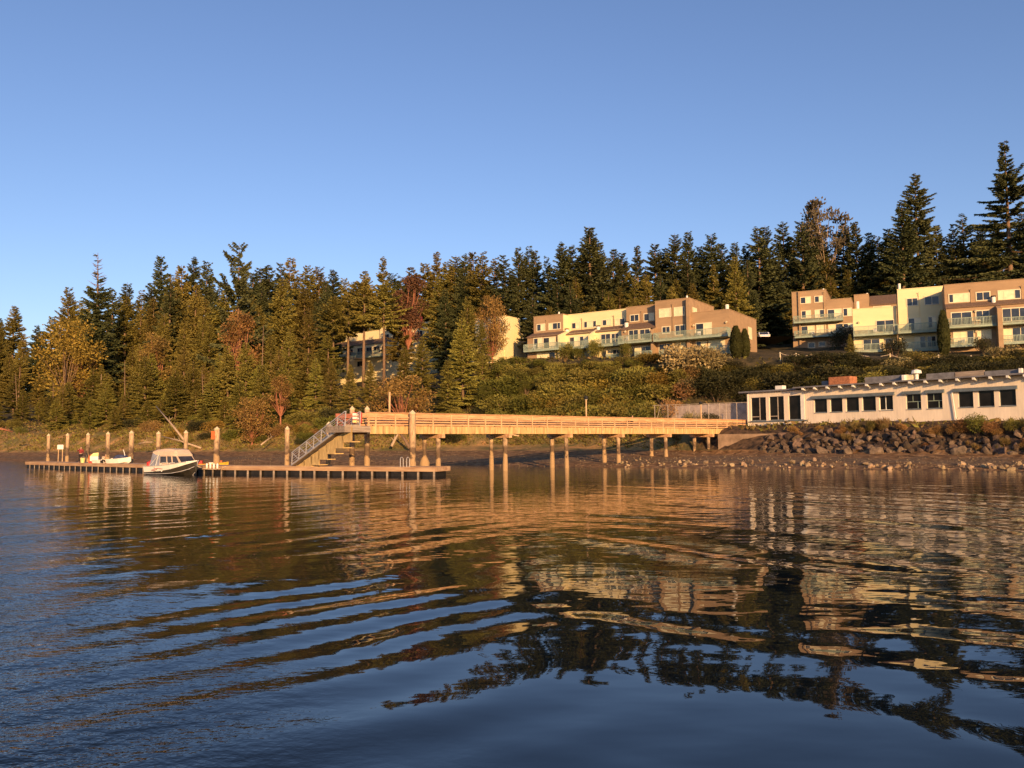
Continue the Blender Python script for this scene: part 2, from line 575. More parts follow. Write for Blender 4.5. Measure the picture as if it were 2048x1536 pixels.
# ------------------------------------------------------------------ water
def water_material():
    m = bpy.data.materials.new('bay_water')
    m.use_nodes = True
    n, l = nodes(m)
    b = n['Principled BSDF']
    b.inputs['Base Color'].default_value = (0.006, 0.010, 0.013, 1)
    b.inputs['Roughness'].default_value = 0.015
    b.inputs['IOR'].default_value = 1.333
    b.inputs['Specular IOR Level'].default_value = 0.5
    ge = n.new('ShaderNodeNewGeometry')
    sp = n.new('ShaderNodeSeparateXYZ')
    l.new(ge.outputs['Position'], sp.inputs[0])

    def m_(op, a, bb, c=None):
        k = n.new('ShaderNodeMath')
        k.operation = op
        for i, v in enumerate((a, bb, c)):
            if v is None: continue
            if isinstance(v, (int, float)): k.inputs[i].default_value = v
            else: l.new(v, k.inputs[i])
        return k.outputs[0]

    def noise(scale, stretch, det, rot=0.0):
        mp = n.new('ShaderNodeMapping')
        mp.inputs['Scale'].default_value = stretch
        mp.inputs['Rotation'].default_value = (0, 0, rot)
        l.new(ge.outputs['Position'], mp.inputs['Vector'])
        z = n.new('ShaderNodeTexNoise')
        z.inputs['Scale'].default_value = scale
        z.inputs['Detail'].default_value = det
        z.inputs['Roughness'].default_value = 0.55
        l.new(mp.outputs['Vector'], z.inputs['Vector'])
        return z.outputs['Fac']

    def step(v, a, bb):
        k = n.new('ShaderNodeMapRange')
        k.interpolation_type = 'SMOOTHSTEP'
        k.inputs['From Min'].default_value = a
        k.inputs['From Max'].default_value = bb
        l.new(v, k.inputs['Value'])
        return k.outputs['Result']

    # wind-ruffled patch to the left of a line that runs out from under the boat
    lin = m_('MULTIPLY_ADD', sp.outputs['Y'], -0.60, m_('MULTIPLY', sp.outputs['X'], -1.0))
    lin = m_('ADD', lin, m_('MULTIPLY', m_('SUBTRACT', noise(0.22, (1, 0.6, 1), 4), 0.5), 6.0))
    ruff = step(lin, -4.5, 5.0)
    far = step(sp.outputs['Y'], 14.0, 45.0)
    nearlow = m_('SUBTRACT', 1.0, step(m_('ABSOLUTE', m_('SUBTRACT', sp.outputs['X'], 1.5), 0.0), 2.0, 8.0))
    calm = m_('MULTIPLY', nearlow, m_('SUBTRACT', 1.0, step(sp.outputs['Y'], 8.0, 26.0)))
    h1 = m_('MULTIPLY', noise(6.0, (0.7, 1.0, 1), 3, 0.25), m_('MULTIPLY', ruff, 0.075))
    h2 = m_('MULTIPLY', noise(1.6, (0.55, 1.0, 1), 2, -0.2), m_('MULTIPLY_ADD', calm, -0.011, 0.015))
    h3 = m_('MULTIPLY', noise(3.6, (0.5, 1.0, 1), 2, 0.1), m_('MULTIPLY_ADD', calm, -0.0042, 0.0048))
    h4 = m_('MULTIPLY', noise(1.9, (0.8, 1.0, 1), 2, 0.5), m_('MULTIPLY', ruff, 0.06))
    hh = m_('ADD', m_('ADD', m_('ADD', h1, h2), h3), h4)
    bp = n.new('ShaderNodeBump')
    bp.inputs['Strength'].default_value = 1.0
    bp.inputs['Distance'].default_value = 1.0
    l.new(hh, bp.inputs['Height'])
    l.new(bp.outputs['Normal'], b.inputs['Normal'])
    return m


def swell(x, y):
    """boat-wake swell: two oblique wave trains that meet ahead of the camera, warped so that crests wander"""
    wx = x + 1.2 * sincos_noise(x, y, 21, 0.30) + .55 * sincos_noise(x, y, 41, .85)
    wy = y + 1.4 * sincos_noise(x, y, 22, 0.26) + .50 * sincos_noise(x, y, 42, .80)
    env1 = np.clip(0.55 + 1.5 * sincos_noise(x, y, 31, 0.55) + .5 * sincos_noise(x, y, 33, 0.2), .08, 1.5)
    env2 = np.clip(0.55 + 1.4 * sincos_noise(x, y, 32, 0.60) + .5 * sincos_noise(x, y, 34, 0.2), .08, 1.5)
    left = 1 / (1 + np.exp((x + 0.05 * y - 0.4) / 0.7))
    right = 1 / (1 + np.exp(-(x - 0.06 * y - 0.8) / 0.9))
    z = 0.010 * left * env1 * np.sin(3.0 * (.50 * wy - .866 * wx))
    z += 0.019 * left * env2 * np.sin(1.6 * (.76 * wy - .65 * wx) + 2.2)
    z += 0.006 * left * np.sin(4.9 * (.72 * wy - .69 * wx) + 1.7 + 2.0 * sincos_noise(x, y, 28, .6))
    z += 0.016 * right * env2 * np.sin(2.9 * (.66 * wy + .75 * wx) + 0.6)
    z += 0.007 * right * env1 * np.sin(1.6 * (.85 * wy + .53 * wx) + 2.6)
    z += 0.0055 * np.sin(0.85 * (0.97 * wy + 0.1 * wx) + 1.1)
    z += 0.0052 * np.sin(4.6 * (0.72 * wy + 0.69 * wx) + 2.4 * sincos_noise(x, y, 24, 0.8)) * (0.15 + 0.85 * right) * env2
    z += 0.0042 * np.sin(5.2 * (0.70 * wy - 0.71 * wx) + 2.4 * sincos_noise(x, y, 25, 0.8)) * (0.25 + 0.75 * left)
    z += 0.0020 * sincos_noise(x, y, 27, 5.5)
    return z


def build_water():
    ys = [1.2]
    while ys[-1] < 190:
        ys.append(ys[-1] + max(0.05, 0.0085 * ys[-1]))
    ys = np.array(ys)
    nt = 560
    t = np.linspace(-1, 1, nt)
    Y = np.repeat(ys[:, None], nt, 1)
    X = t[None, :] * (Y * 0.95 + 5.0)
    fade = np.clip((190 - Y) / 60, 0, 1) * np.clip((Y - 1.2) / 1.0, 0, 1) * np.clip((1 - np.abs(t[None, :])) / 0.05, 0, 1)
    Z = swell(X, Y) * fade * np.clip(1.3 - Y / 50, 0.16, 1)
    ny = len(ys)
    V = np.stack([X.ravel(), Y.ravel(), Z.ravel()], 1)
    i = np.arange(nt - 1)[None, :] + nt * np.arange(ny - 1)[:, None]
    Fq = np.stack([i, i + 1, i + nt + 1, i + nt], -1).reshape(-1, 4)
    # calm water all round it, out to the horizon
    n0 = len(V)
    B = 3000.0
    ex = np.array([(-B, -B, 0), (B, -B, 0), (B, 1.2, 0), (B, ys[-1], 0), (B, B, 0), (-B, B, 0), (-B, ys[-1], 0), (-B, 1.2, 0)], float)
    V = np.concatenate([V, ex])
    a, bq, c, d = 0, nt - 1, (ny - 1) * nt + nt - 1, (ny - 1) * nt
    extra = np.array([[n0, n0 + 1, bq, a], [n0 + 1, n0 + 2, bq, bq], [n0, a, a, n0 + 7]])
    me = np_mesh('water', V, Fq, water_material(), True)
    o = link('water', me)
    tag(o, 'rippled bay water mirroring trees, buildings and blue evening sky', None, None, 'structure')
    # border ring joined as faces of the same sheet
    import bmesh
    bm = bmesh.new()
    bm.from_mesh(me)
    bm.verts.ensure_lookup_table()
    v = bm.verts
    for idx in ((n0, n0 + 1, n0 + 2, bq, a, n0 + 7), (bq, n0 + 2, n0 + 3, c), (d, c, n0 + 3, n0 + 4, n0 + 5, n0 + 6), (n0 + 7, a, d, n0 + 6)):
        try:
            bm.faces.new([v[k] for k in idx]).smooth = False
        except ValueError:
            pass
    bm.to_mesh(me)
    bm.free()


build_water()
#@@BUILDINGS
# ------------------------------------------------------------------ buildings
class Facade:
    """a vertical front: local x runs along it to the right, local y runs inland, z is up from the base"""
    def __init__(s, p0, u, z0):
        s.p0, s.z0 = Vector((p0[0], p0[1])), z0
        s.u = Vector((u[0], u[1])).normalized()
        s.n = Vector((-s.u.y, s.u.x))            # inland

    def root(s, name, label, cat, group=None):
        o = empty(name, (s.p0.x, s.p0.y, s.z0), math.atan2(s.u.y, s.u.x))
        return tag(o, label, cat, group)

    def hit(s, px, py, d=0.0):
        """local (x, z) where the sight line of a photo pixel meets the plane d metres in front of the facade"""
        r = ray(px, py)
        r2 = Vector((r.x, r.y))
        t = (s.p0.dot(s.n) - d) / r2.dot(s.n)
        return (r2 * t - s.p0).dot(s.u), CAM_H + r.z * t - s.z0

    def x(s, px, d=0.0):
        return s.hit(px, 700, d)[0]

    def z(s, px, py, d=0.0):
        return s.hit(px, py, d)[1]


def window(par, Fc, d, box, panes=2, kinds=None, trim='trim', sill=True, name='window', fr=0.12, rec=0.0):
    """framed window proud of the wall: frame with mullions and sill, one pane mesh per opening"""
    x0, y0, x1, y1 = box
    xc = (x0 + x1) / 2
    s0, s1 = Fc.x(x0, d), Fc.x(x1, d)
    z1, z0 = Fc.z(xc, y0 + 1, d), Fc.z(xc, y1 - 1, d)
    w = s1 - s0
    mb = MB()
    yo, yi = -d - 0.07, -d - 0.004
    mb.box(s0 - fr, s0, yo, yi, z0 - fr, z1 + fr)
    mb.box(s1, s1 + fr, yo, yi, z0 - fr, z1 + fr)
    mb.box(s0, s1, yo, yi, z1, z1 + fr)
    mb.box(s0, s1, yo, yi, z0 - fr, z0)
    cuts = [0.0] + [k / panes for k in range(1, panes)] + [1.0] if not hasattr(panes, '__len__') else list(panes)
    for c in cuts[1:-1]:
        mb.box(s0 + c * w - 0.035, s0 + c * w + 0.035, yo + 0.005, yi, z0, z1)
    f = mb.build(name, M[trim], par)
    for k in range(len(cuts) - 1):
        kd = kinds[k % len(kinds)] if kinds else rnd.choice(['glass', 'glass', 'blind'])
        p = MB().box(s0 + cuts[k] * w + (0.035 if k else 0.002), s0 + cuts[k + 1] * w - (0.035 if k < len(cuts) - 2 else 0.002), -d - 0.035, -d - 0.006, z0 + 0.002, z1 - 0.002)
        p.build('pane', M[kd], f)
    return f


def balcony(par, Fc, d, xl, xr, ytop_l, ytop_r, ybot_l, ybot_r, depth=1.5, ends=True):
    """slab with fascia and a railing of upright balusters; d is the rail's plane in front of the facade"""
    s0, s1 = Fc.x(xl, d), Fc.x(xr, d)
    zt = (Fc.z(xl, ytop_l, d) + Fc.z(xr, ytop_r, d)) / 2
    zb = (Fc.z(xl, ybot_l, d) + Fc.z(xr, ybot_r, d)) / 2
    b = MB().box(s0, s1, -d, -d + depth, zb, zb + 0.26).build('balcony', M['teal'], par)
    mb = MB()
    mb.box(s0, s1, -d + 0.002, -d + 0.085, zt - 0.07, zt)
    mb.box(s0, s1, -d + 0.012, -d + 0.07, zb + 0.34, zb + 0.40)
    n = max(4, int((s1 - s0) / 0.17))
    for k in range(n + 1):
        s = s0 + 0.03 + (s1 - s0 - 0.06) * k / n
        w = 0.05 if k % 12 in (0,) or k == n else 0.028
        mb.box(s - w, s + w, -d + 0.02, -d + 0.06, zb + 0.26, zt - 0.07)
    if ends:
        m = int(depth / 0.17)
        for ex in (s0 + 0.004, s1 - 0.064):
            mb.box(ex, ex + 0.06, -d + 0.086, -d + depth, zt - 0.07, zt)
            for k in range(1, m + 1):
                yy = -d + depth * k / (m + 1)
                mb.box(ex + 0.015, ex + 0.045, yy - 0.03, yy + 0.03, zb + 0.26, zt - 0.07)
    mb.build('railing', M['teal'], b)
    return b


def block(par, name, matname, s0, s1, dfront, dback, z0, z1, parapet=True):
    """walled block with a thin parapet cap and flat roof"""
    o = MB().box(s0, s1, -dfront, -dback, z0, z1).build(name, M[matname], par)
    if parapet:
        c = MB()
        c.box(s0 - 0.05, s1 + 0.05, -dfront - 0.05, -dfront + 0.10, z1 + 0.003, z1 + 0.10)
        c.box(s0 - 0.05, s0 + 0.10, -dfront + 0.10, -dback, z1 + 0.003, z1 + 0.10)
        c.box(s1 - 0.10, s1 + 0.05, -dfront + 0.10, -dback, z1 + 0.003, z1 + 0.10)
        c.build('parapet', M[matname if matname != 'x' else 'tan'], o)
    return o


def shed(par, Fc, s0, s1, dtop, dlow, ztop, zlow, wallmat):
    """sloping shingle roof over a projecting lower storey"""
    pr = [(-dtop, ztop), (-dlow - 0.15, zlow - 0.05), (-dlow - 0.15, zlow - 0.22), (-dtop, ztop - 0.18)]
    mb = MB()
    n = len(mb.v)
    for s in (s0, s1):
        for (y, z) in pr: mb.v.append((s, y, z))
    mb.f += [(0, 1, 2, 3), (7, 6, 5, 4), (0, 4, 5, 1), (1, 5, 6, 2), (2, 6, 7, 3), (3, 7, 4, 0)]
    return mb.build('shed_roof', M['shingle'], par)


def fin(par, matname, s, w, dback, dfront, zb, zlow, ztop):
    """party wall that sticks out of the front, its top raked"""
    mb = MB()
    pr = [(-dback, zb), (-dfront, zb), (-dfront, zlow), (-dback, ztop)]
    for x in (s - w / 2, s + w / 2):
        for (y, z) in pr: mb.v.append((x, y, z))
    mb.f += [(3, 2, 1, 0), (4, 5, 6, 7), (0, 1, 5, 4), (1, 2, 6, 5), (2, 3, 7, 6), (3, 0, 4, 7)]
    return mb.build('party_wall', M[matname], par)


def pipe(par, Fc, px, ytop, ybot, d, matname='tan', r=0.055):
    s = Fc.x(px, d)
    z1, z0 = Fc.z(px, ytop, d), Fc.z(px, ybot, d)
    return MB().tube([(s, -d - 0.30, z1), (s, -d - 0.09, z1 - 0.10), (s, -d - 0.09, z0)], r, 6).build('downpipe', M[matname], par)


def chimney(par, Fc, px, ytop, ybot, d, r=0.22, matname='white_paint', capped=True):
    s = Fc.x(px, d)
    z1, z0 = Fc.z(px, ytop, d), Fc.z(px, ybot, d) - 0.3
    f = MB().tube([(s, -d, z0), (s, -d, z1 - (0.2 if capped else 0))], r, 10).build('flue', M[matname], par)
    if capped:
        MB().tube([(s, -d, z1 - 0.19), (s, -d, z1 - 0.02), (s, -d, z1)], [r * 1.05, r * 1.35, r * 0.9], 10).build('flue_cap', M['black'], f)
    return f


def wall_lamp(par, Fc, px, py, d):
    s, z = Fc.hit(px, py, d)
    return MB().tube([(s, -d - 0.02, z), (s, -d - 0.16, z + 0.05), (s, -d - 0.3, z - 0.05)], [0.10, 0.14, 0.16], 8).build('wall_lamp', M['trim'], par)


def vp_dir(vx):
    v = Vector((-(vx - 1024) / F_PX, -1.0))
    return v.normalized()


# --- the long tan and cream condominium block in the middle of the hillside
p = at(1460, 680, 119.5)
FA = Facade((p.x, p.y), vp_dir(-1450), 13.0)
A = FA.root('condominium', 'long stepped tan and cream condominium left of the two dark cypresses', 'apartment block')
X = FA.x
dA1, dA2, dA3, dA4, dA5 = -0.9, -2.5, -1.3, 0.6, 0.6
# upper walls
block(A, 'wall', 'tan', X(1068, dA1), X(1127, dA1), dA1, -11, 0, FA.z(1098, 631.3, dA1))
block(A, 'wall', 'cream', X(1127, dA1) + 0.003, X(1254, dA2), dA2, -11, 0, FA.z(1195, 624.2, dA2))
MB().box(X(1127, dA1) - 0.22, X(1127, dA1) + 0.012, -dA1 + 0.012, -dA2 + 0.1, 2.0, FA.z(1127, 628.6, dA1)).build('return_wall', M['cream'], A)
block(A, 'wall', 'tan', X(1254, dA3), X(1312, dA4) - 0.004, dA3, -11, 0, FA.z(1285, 612, dA3))
block(A, 'wall', 'tan', X(1312, dA4), X(1381, dA4), dA4, -10, 0, FA.z(1343, 600, dA4))
block(A, 'wall', 'tan', X(1381, dA4) + 0.004, X(1460, dA5), dA5, -12.5, 0, FA.z(1423, 622.3, dA5))
MB().box(X(1374, 1.4), X(1380, 1.4), -1.4, -dA4 - 0.003, 0, FA.z(1377, 595.5, 1.4)).build('chimney_breast', M['tan'], A)
# lower projecting storeys
eA1 = 1.0
block(A, 'lower_wall', 'tan', X(1055, eA1), X(1117, eA1), eA1, dA1, 0, FA.z(1085, 671, eA1), False)
eA2 = -0.6
block(A, 'lower_wall', 'cream', X(1118, eA2), X(1178, eA2), eA2, dA2, 0, FA.z(1150, 666, eA2), False)
block(A, 'lower_wall', 'cream', X(1179, eA2), X(1243, eA2), eA2, dA2, 0, FA.z(1210, 660.5, eA2), False)
eA3 = 0.5
block(A, 'lower_wall', 'tan', X(1243, eA3) + .05, X(1302, eA3), eA3, dA3, 0, FA.z(1272, 655.5, eA3), False)
shed(A, FA, X(1055, eA1) - .1, X(1118, eA1), dA1, eA1, FA.z(1098, 664.5, dA1), FA.z(1085, 671.5, eA1), 'tan')
shed(A, FA, X(1118, eA2), X(1178, eA2), dA2, eA2, FA.z(1165, 659, dA2), FA.z(1150, 666.5, eA2), 'cream')
shed(A, FA, X(1179, eA2), X(1243, eA2), dA2, eA2, FA.z(1215, 653.5, dA2), FA.z(1210, 661, eA2), 'cream')
shed(A, FA, X(1243, eA3), X(1311, dA4) - .1, dA3, eA3, FA.z(1285, 645.5, dA3), FA.z(1272, 656, eA3), 'tan')
fin(A, 'cream', X(1117.5, 1.6), 0.35, dA2, 1.6, 0, FA.z(1117, 670, 1.6), FA.z(1127, 660.5, dA2))
fin(A, 'cream', X(1179, 1.2), 0.35, dA2, 1.2, 0, FA.z(1179, 668.5, 1.2), FA.z(1187, 656, dA2))
fin(A, 'tan', X(1304, 2.0), 0.35, dA3, 2.0, 0, FA.z(1304, 659, 2.0), FA.z(1311, 651, dA3))
G2 = ['glass', 'blind']
for bx, d, pn, kd in [
    ((1075, 648, 1090, 662), dA1, 2, G2), ((1099, 645.5, 1121, 659), dA1, (0, .33, .75, 1), ['blind', 'glass', 'glass']),
    ((1145, 645, 1160, 657.5), dA2, 2, G2), ((1169.5, 642, 1193, 655), dA2, (0, .25, .75, 1), ['glass', 'blind', 'glass']),
    ((1206.5, 639, 1222, 651), dA2, 2, G2), ((1232, 637, 1250, 650.5), dA2, 2, ['blind', 'glass']),
    ((1262.5, 629, 1278.5, 643), dA3, 2, ['glass', 'glass']), ((1290, 626.5, 1309, 641.5), dA3, 2, ['glass', 'blind']),
    ((1321, 617, 1343, 634), dA4, (0, .45, .95, 1), ['blind', 'blind', 'glass']), ((1351, 614, 1370, 631.5), dA4, (0, .42, .9, 1), ['blind', 'blind', 'glass']),
    ((1326, 653, 1340.5, 667), dA4, 2, ['glass', 'glass']), ((1352, 650, 1370.5, 670), dA4, 2, ['glass', 'glass']),
    ((1319, 687.5, 1348, 703), dA4, 2, ['glass', 'glass']), ((1352.5, 684, 1370.5, 702), dA4, 2, ['blind', 'blind']),
    ((1393.5, 646, 1423.5, 672), dA5, 2, ['glass', 'blind']), ((1393.5, 682.5, 1412, 702), dA5, 2, ['glass', 'blind']), ((1418.5, 679, 1449, 702), dA5, 2, ['blind', 'blind']),
    ((1068.5, 676, 1084, 698), eA1, 2, ['glass', 'blind']), ((1087.5, 674.5, 1110.5, 697), eA1, 2, ['glass', 'blind']),
    ((1140.5, 673.5, 1157.5, 694), eA2, 2, ['glass', 'blind']), ((1160.5, 672, 1175, 692), eA2, 2, ['glass', 'blind']),
    ((1203, 667.5, 1221, 688), eA2, 2, ['glass', 'glass']), ((1224, 666.5, 1238, 686), eA2, 2, ['glass', 'glass']),
    ((1259, 659.5, 1277, 680), eA3, 2, ['glass', 'glass']), ((1281, 658, 1300, 678), eA3, 2, ['glass', 'glass']),
    ((1075, 705, 1110, 720), eA1, 3, ['blind', 'blind', 'glass']), ((1141, 705, 1157, 722), eA2, 2, G2), ((1204, 700.5, 1222, 722), eA2, 2, G2), ((1226, 699, 1241, 722), eA2, 2, ['glass', 'glass']),
    ((1260, 694, 1280, 716), eA3, 2, G2), ((1283, 692.5, 1300, 716), eA3, 2, ['glass', 'glass']),
]:
    window(A, FA, d, bx, pn, kd)
balcony(A, FA, 2.4, 1047, 1116.5, 688.5, 684.5, 703.8, 700, 1.4)
balcony(A, FA, 1.4, 1121, 1177, 684.5, 680.5, 699.5, 696, 2.0)
balcony(A, FA, 1.0, 1182, 1236, 680, 676.3, 694.8, 691, 1.6)
balcony(A, FA, 2.4, 1236.5, 1302.5, 671.5, 667, 688, 683.5, 1.9)
balcony(A, FA, 2.6, 1307, 1455, 666, 653.5, 683.3, 672.3, 2.0)
balcony(A, FA, 1.6, 1211, 1247, 708.5, 706.5, 722, 720, 2.1)
balcony(A, FA, 2.4, 1269, 1302.5, 702.8, 700.5, 718, 716, 1.9)
balcony(A, FA, 2.4, 1318, 1456, 700, 689.5, 716, 705.5, 1.8)
for px, y0, y1, d in [(1094, 640, 661, dA1), (1165, 637, 658, dA2), (1229, 631, 652, dA2), (1285, 622, 646, dA3), (1347, 608, 668, dA4)]:
    pipe(A, FA, px, y0, y1, d)
chimney(A, FA, 1134.5, 657, 667, -1.4, 0.30)
chimney(A, FA, 1197.5, 651, 660, -1.4, 0.30)
chimney(A, FA, 1254, 643, 653, -0.4, 0.32)
chimney(A, FA, 1456.5, 609, 619, -1.2, 0.26, capped=False)
chimney(A, FA, 1376.5, 591, 597, -1.0, 0.14, capped=False)
chimney(A, FA, 1119, 624, 629, -3.0, 0.14, capped=False)
for px, py, d in [(1388, 651.5, dA5), (1453.5, 644.5, dA5), (1383, 689, dA5), (1191, 671, eA2), (1251.5, 663.5, eA3), (1414, 683, dA5)]:
    wall_lamp(A, FA, px, py, d)
# right-hand end walls carry windows too: plane at right angles to the front
sE = X(1460, dA5)
MB().box(sE + .004, sE + 0.07, 8.2, 9.9, FA.z(1460, 652, dA5) - 1.0, FA.z(1460, 652, dA5) + 0.9).build('window', M['blind'], A)
sU = X(1381, dA4)
zu = FA.z(1381, 619, dA4)
MB().box(sU + .008, sU + 0.07, 0.6, 2.3, zu - 0.55, zu + 0.55).build('window', M['blind'], A)

# --- the small cream block to its left, half hidden by a madrone
p = at(1010, 680, 150)
FC = Facade((p.x, p.y), vp_dir(-1450), 15.5)
C_ = FC.root('cream_apartment_block', 'cream apartment block with a bright end wall, half hidden by an orange madrone', 'apartment block')
zC = FC.z(1010, 631.5)
block(C_, 'wall', 'cream', FC.x(950), 0.0, 0, -5.2, 0, zC)
block(C_, 'wall', 'cream', FC.x(951), -0.1, -5.2, -9, 0, FC.z(1010, 631.5) - 2.6, False)
block(C_, 'lower_wall', 'cream', FC.x(951), -0.1, 1.9, 0.004, 0, zC - 5.4, False)
window(C_, FC, 0.0, (962, 655, 975, 668), 2, G2)
window(C_, FC, 0.0, (985, 652, 998, 665), 2, G2)

# --- the pale block lower left among the pines
p = at(860, 680, 192)
FD = Facade((p.x, p.y), vp_dir(-1500), 15.5)
D_ = FD.root('pale_apartment_block', 'pale apartment block with teal balconies, seen between pine trunks left of the cream block', 'apartment block')
xd = FD.x
zt = FD.z(820, 648)
block(D_, 'wall', 'cream', xd(760), 1.5, 0, -11, 0, zt)
block(D_, 'lower_wall', 'cream', xd(560), xd(858, 2.2), 2.2, 0.004, 0, FD.z(800, 681, 2.2), False)
block(D_, 'wall', 'cream', xd(560), xd(758), -1.0, -11, 0, FD.z(660, 670), True)
shed(D_, FD, xd(640, 2.2), xd(858, 2.2), 0, 2.2, FD.z(800, 673, 0), FD.z(800, 681.5, 2.2), 'cream')
for bx, d in [((767, 668, 778, 678), 0), ((788, 664, 800, 676), 0), ((812, 663, 826, 675), 0), ((834, 661, 845, 673), 0),
              ((692, 698, 706, 712), 2.2), ((715, 695, 726, 710), 2.2), ((733, 694, 744, 708), 2.2), ((748, 692, 760, 706), 2.2), ((764, 691, 776, 705), 2.2),
              ((640, 703, 652, 714), 2.2), ((618, 704, 630, 716), 2.2), ((715, 722, 726, 734), 2.2)]:
    window(D_, FD, d, bx, 2, ['glass', 'glass'])
balcony(D_, FD, 4.0, 702, 775, 703.5, 700, 716.5, 713, 1.7)
balcony(D_, FD, 4.0, 615, 690, 708.5, 704.5, 720.5, 717, 1.7)
chimney(D_, FD, 843, 634, 647, -3, 0.25, 'signred', False)

# --- right-hand blocks
uB = vp_dir(-2500)
p = at(1590, 640, 145)
F1 = Facade((p.x, p.y), vp_dir(-2400), 16.0)
B1 = F1.root('tan_apartment_block', 'tan four-storey apartment block dappled with tree shadow, left of the cream block', 'apartment block')
x1 = F1.x
block(B1, 'wall', 'tan', x1(1587), x1(1656), 0, -10, 0, F1.z(1622, 582))
block(B1, 'wall', 'tan', x1(1656) + .004, x1(1706.5), 0, -11, 0, F1.z(1681, 598))
MB().box(x1(1600), x1(1604), -0.35, -0.003, 0, F1.z(1602, 583)).build('chimney_breast', M['tan'], B1)
for bx, kd in [((1605, 593.5, 1624, 607), G2), ((1633.5, 591.5, 1650, 604.5), G2), ((1606, 621, 1623, 636), G2), ((1633.5, 619, 1651, 635), ['blind', 'glass']),
               ((1658.5, 618, 1685, 640), ['glass', 'blind']), ((1690, 616, 1705.5, 632), ['glass', 'blind']), ((1604.5, 651.5, 1629.5, 668), G2), ((1635.5, 649, 1651.5, 666), ['blind', 'blind']),
               ((1659.5, 647.5, 1687, 666), ['blind', 'glass']), ((1690, 646.5, 1706, 655), G2), ((1617.5, 685, 1629.5, 696), ['glass']), ((1639, 683.5, 1651, 693), ['glass'])]:
    window(B1, F1, 0, bx, len(kd), kd)
balcony(B1, F1, 1.5, 1589, 1688, 631.5, 626.3, 645.8, 641, 1.497)
balcony(B1, F1, 1.5, 1590, 1688, 661.5, 656.8, 675.8, 671.2, 1.497)
pipe(B1, F1, 1651, 584, 692, 0)
chimney(B1, F1, 1651, 577, 581, -1, 0.16, capped=False)

p = at(1712, 640, 147)
Fx = Facade((p.x, p.y), vp_dir(-2400), 16.0)
Bx = Fx.root('small_tan_block', 'small tan rooftop block with a brown sloping roof, peeping over the low cream block', 'apartment block')
block(Bx, 'wall', 'tan', Fx.x(1712), Fx.x(1741.5), 0, -9, 0, Fx.z(1727, 589))
block(Bx, 'wall', 'tan', Fx.x(1741.5) + .004, Fx.x(1797), -1.5, -9, 0, Fx.z(1770, 607), False)
shed(Bx, Fx, Fx.x(1742), Fx.x(1797), -5.5, -1.5, Fx.z(1770, 590, -5.5), Fx.z(1770, 607, -1.5), 'tan')
window(Bx, Fx, -1.5, (1751, 612, 1784, 622), 2, G2)
chimney(Bx, Fx, 1718.5, 603, 618, 3.0, 0.30, capped=False)
chimney(Bx, Fx, 1738.5, 586, 589, -1, 0.16, capped=False)

p = at(1800, 640, 121)
F2 = Facade((p.x, p.y), uB, 12.5)
B2 = F2.root('cream_condominium', 'bright cream condominium of a low and a tall block, between the tan blocks at right', 'apartment block')
x2 = F2.x
dl = -0.8
block(B2, 'wall', 'cream', x2(1708, dl), x2(1796, dl), dl, -10, 0, F2.z(1752, 616, dl))
block(B2, 'wall', 'cream', x2(1799.5), x2(1893.5) + 0.6, 0, -12, 0, F2.z(1845, 576))
for bx, d, kd in [((1755.5, 640, 1789.5, 664), dl, ['glass', 'glass']), ((1727.5, 678, 1759.5, 700), dl, ['glass', 'glass']), ((1771.5, 677, 1787, 700), dl, ['glass']),
                  ((1818.5, 596, 1839, 611.5), 0, ['glass', 'glass']), ((1854.5, 592, 1882, 609), 0, ['glass', 'glass']), ((1820, 636, 1843, 660), 0, ['glass', 'blind']),
                  ((1860, 633, 1874, 655), 0, ['glass', 'blind']), ((1831.5, 673, 1851, 696), 0, ['blind', 'glass']), ((1856, 672, 1872, 694), 0, ['glass', 'glass'])]:
    window(B2, F2, d, bx, len(kd), kd)
balcony(B2, F2, dl + 1.6, 1708.5, 1797, 653, 648.2, 672.7, 668, 1.597)
balcony(B2, F2, 1.6, 1798, 1876, 648.2, 644, 667, 663, 1.597)
balcony(B2, F2, dl + 1.6, 1710, 1767, 688.5, 686, 706, 703.5, 1.597)
balcony(B2, F2, 1.6, 1805, 1876, 685, 681.5, 704, 700.5, 1.597)
pipe(B2, F2, 1842, 585, 633, 0, 'cream')
chimney(B2, F2, 1804, 567, 578, -1.0, 0.2, capped=False)
wall_lamp(B2, F2, 1806, 673, 0)
wall_lamp(B2, F2, 1717.5, 645, dl)

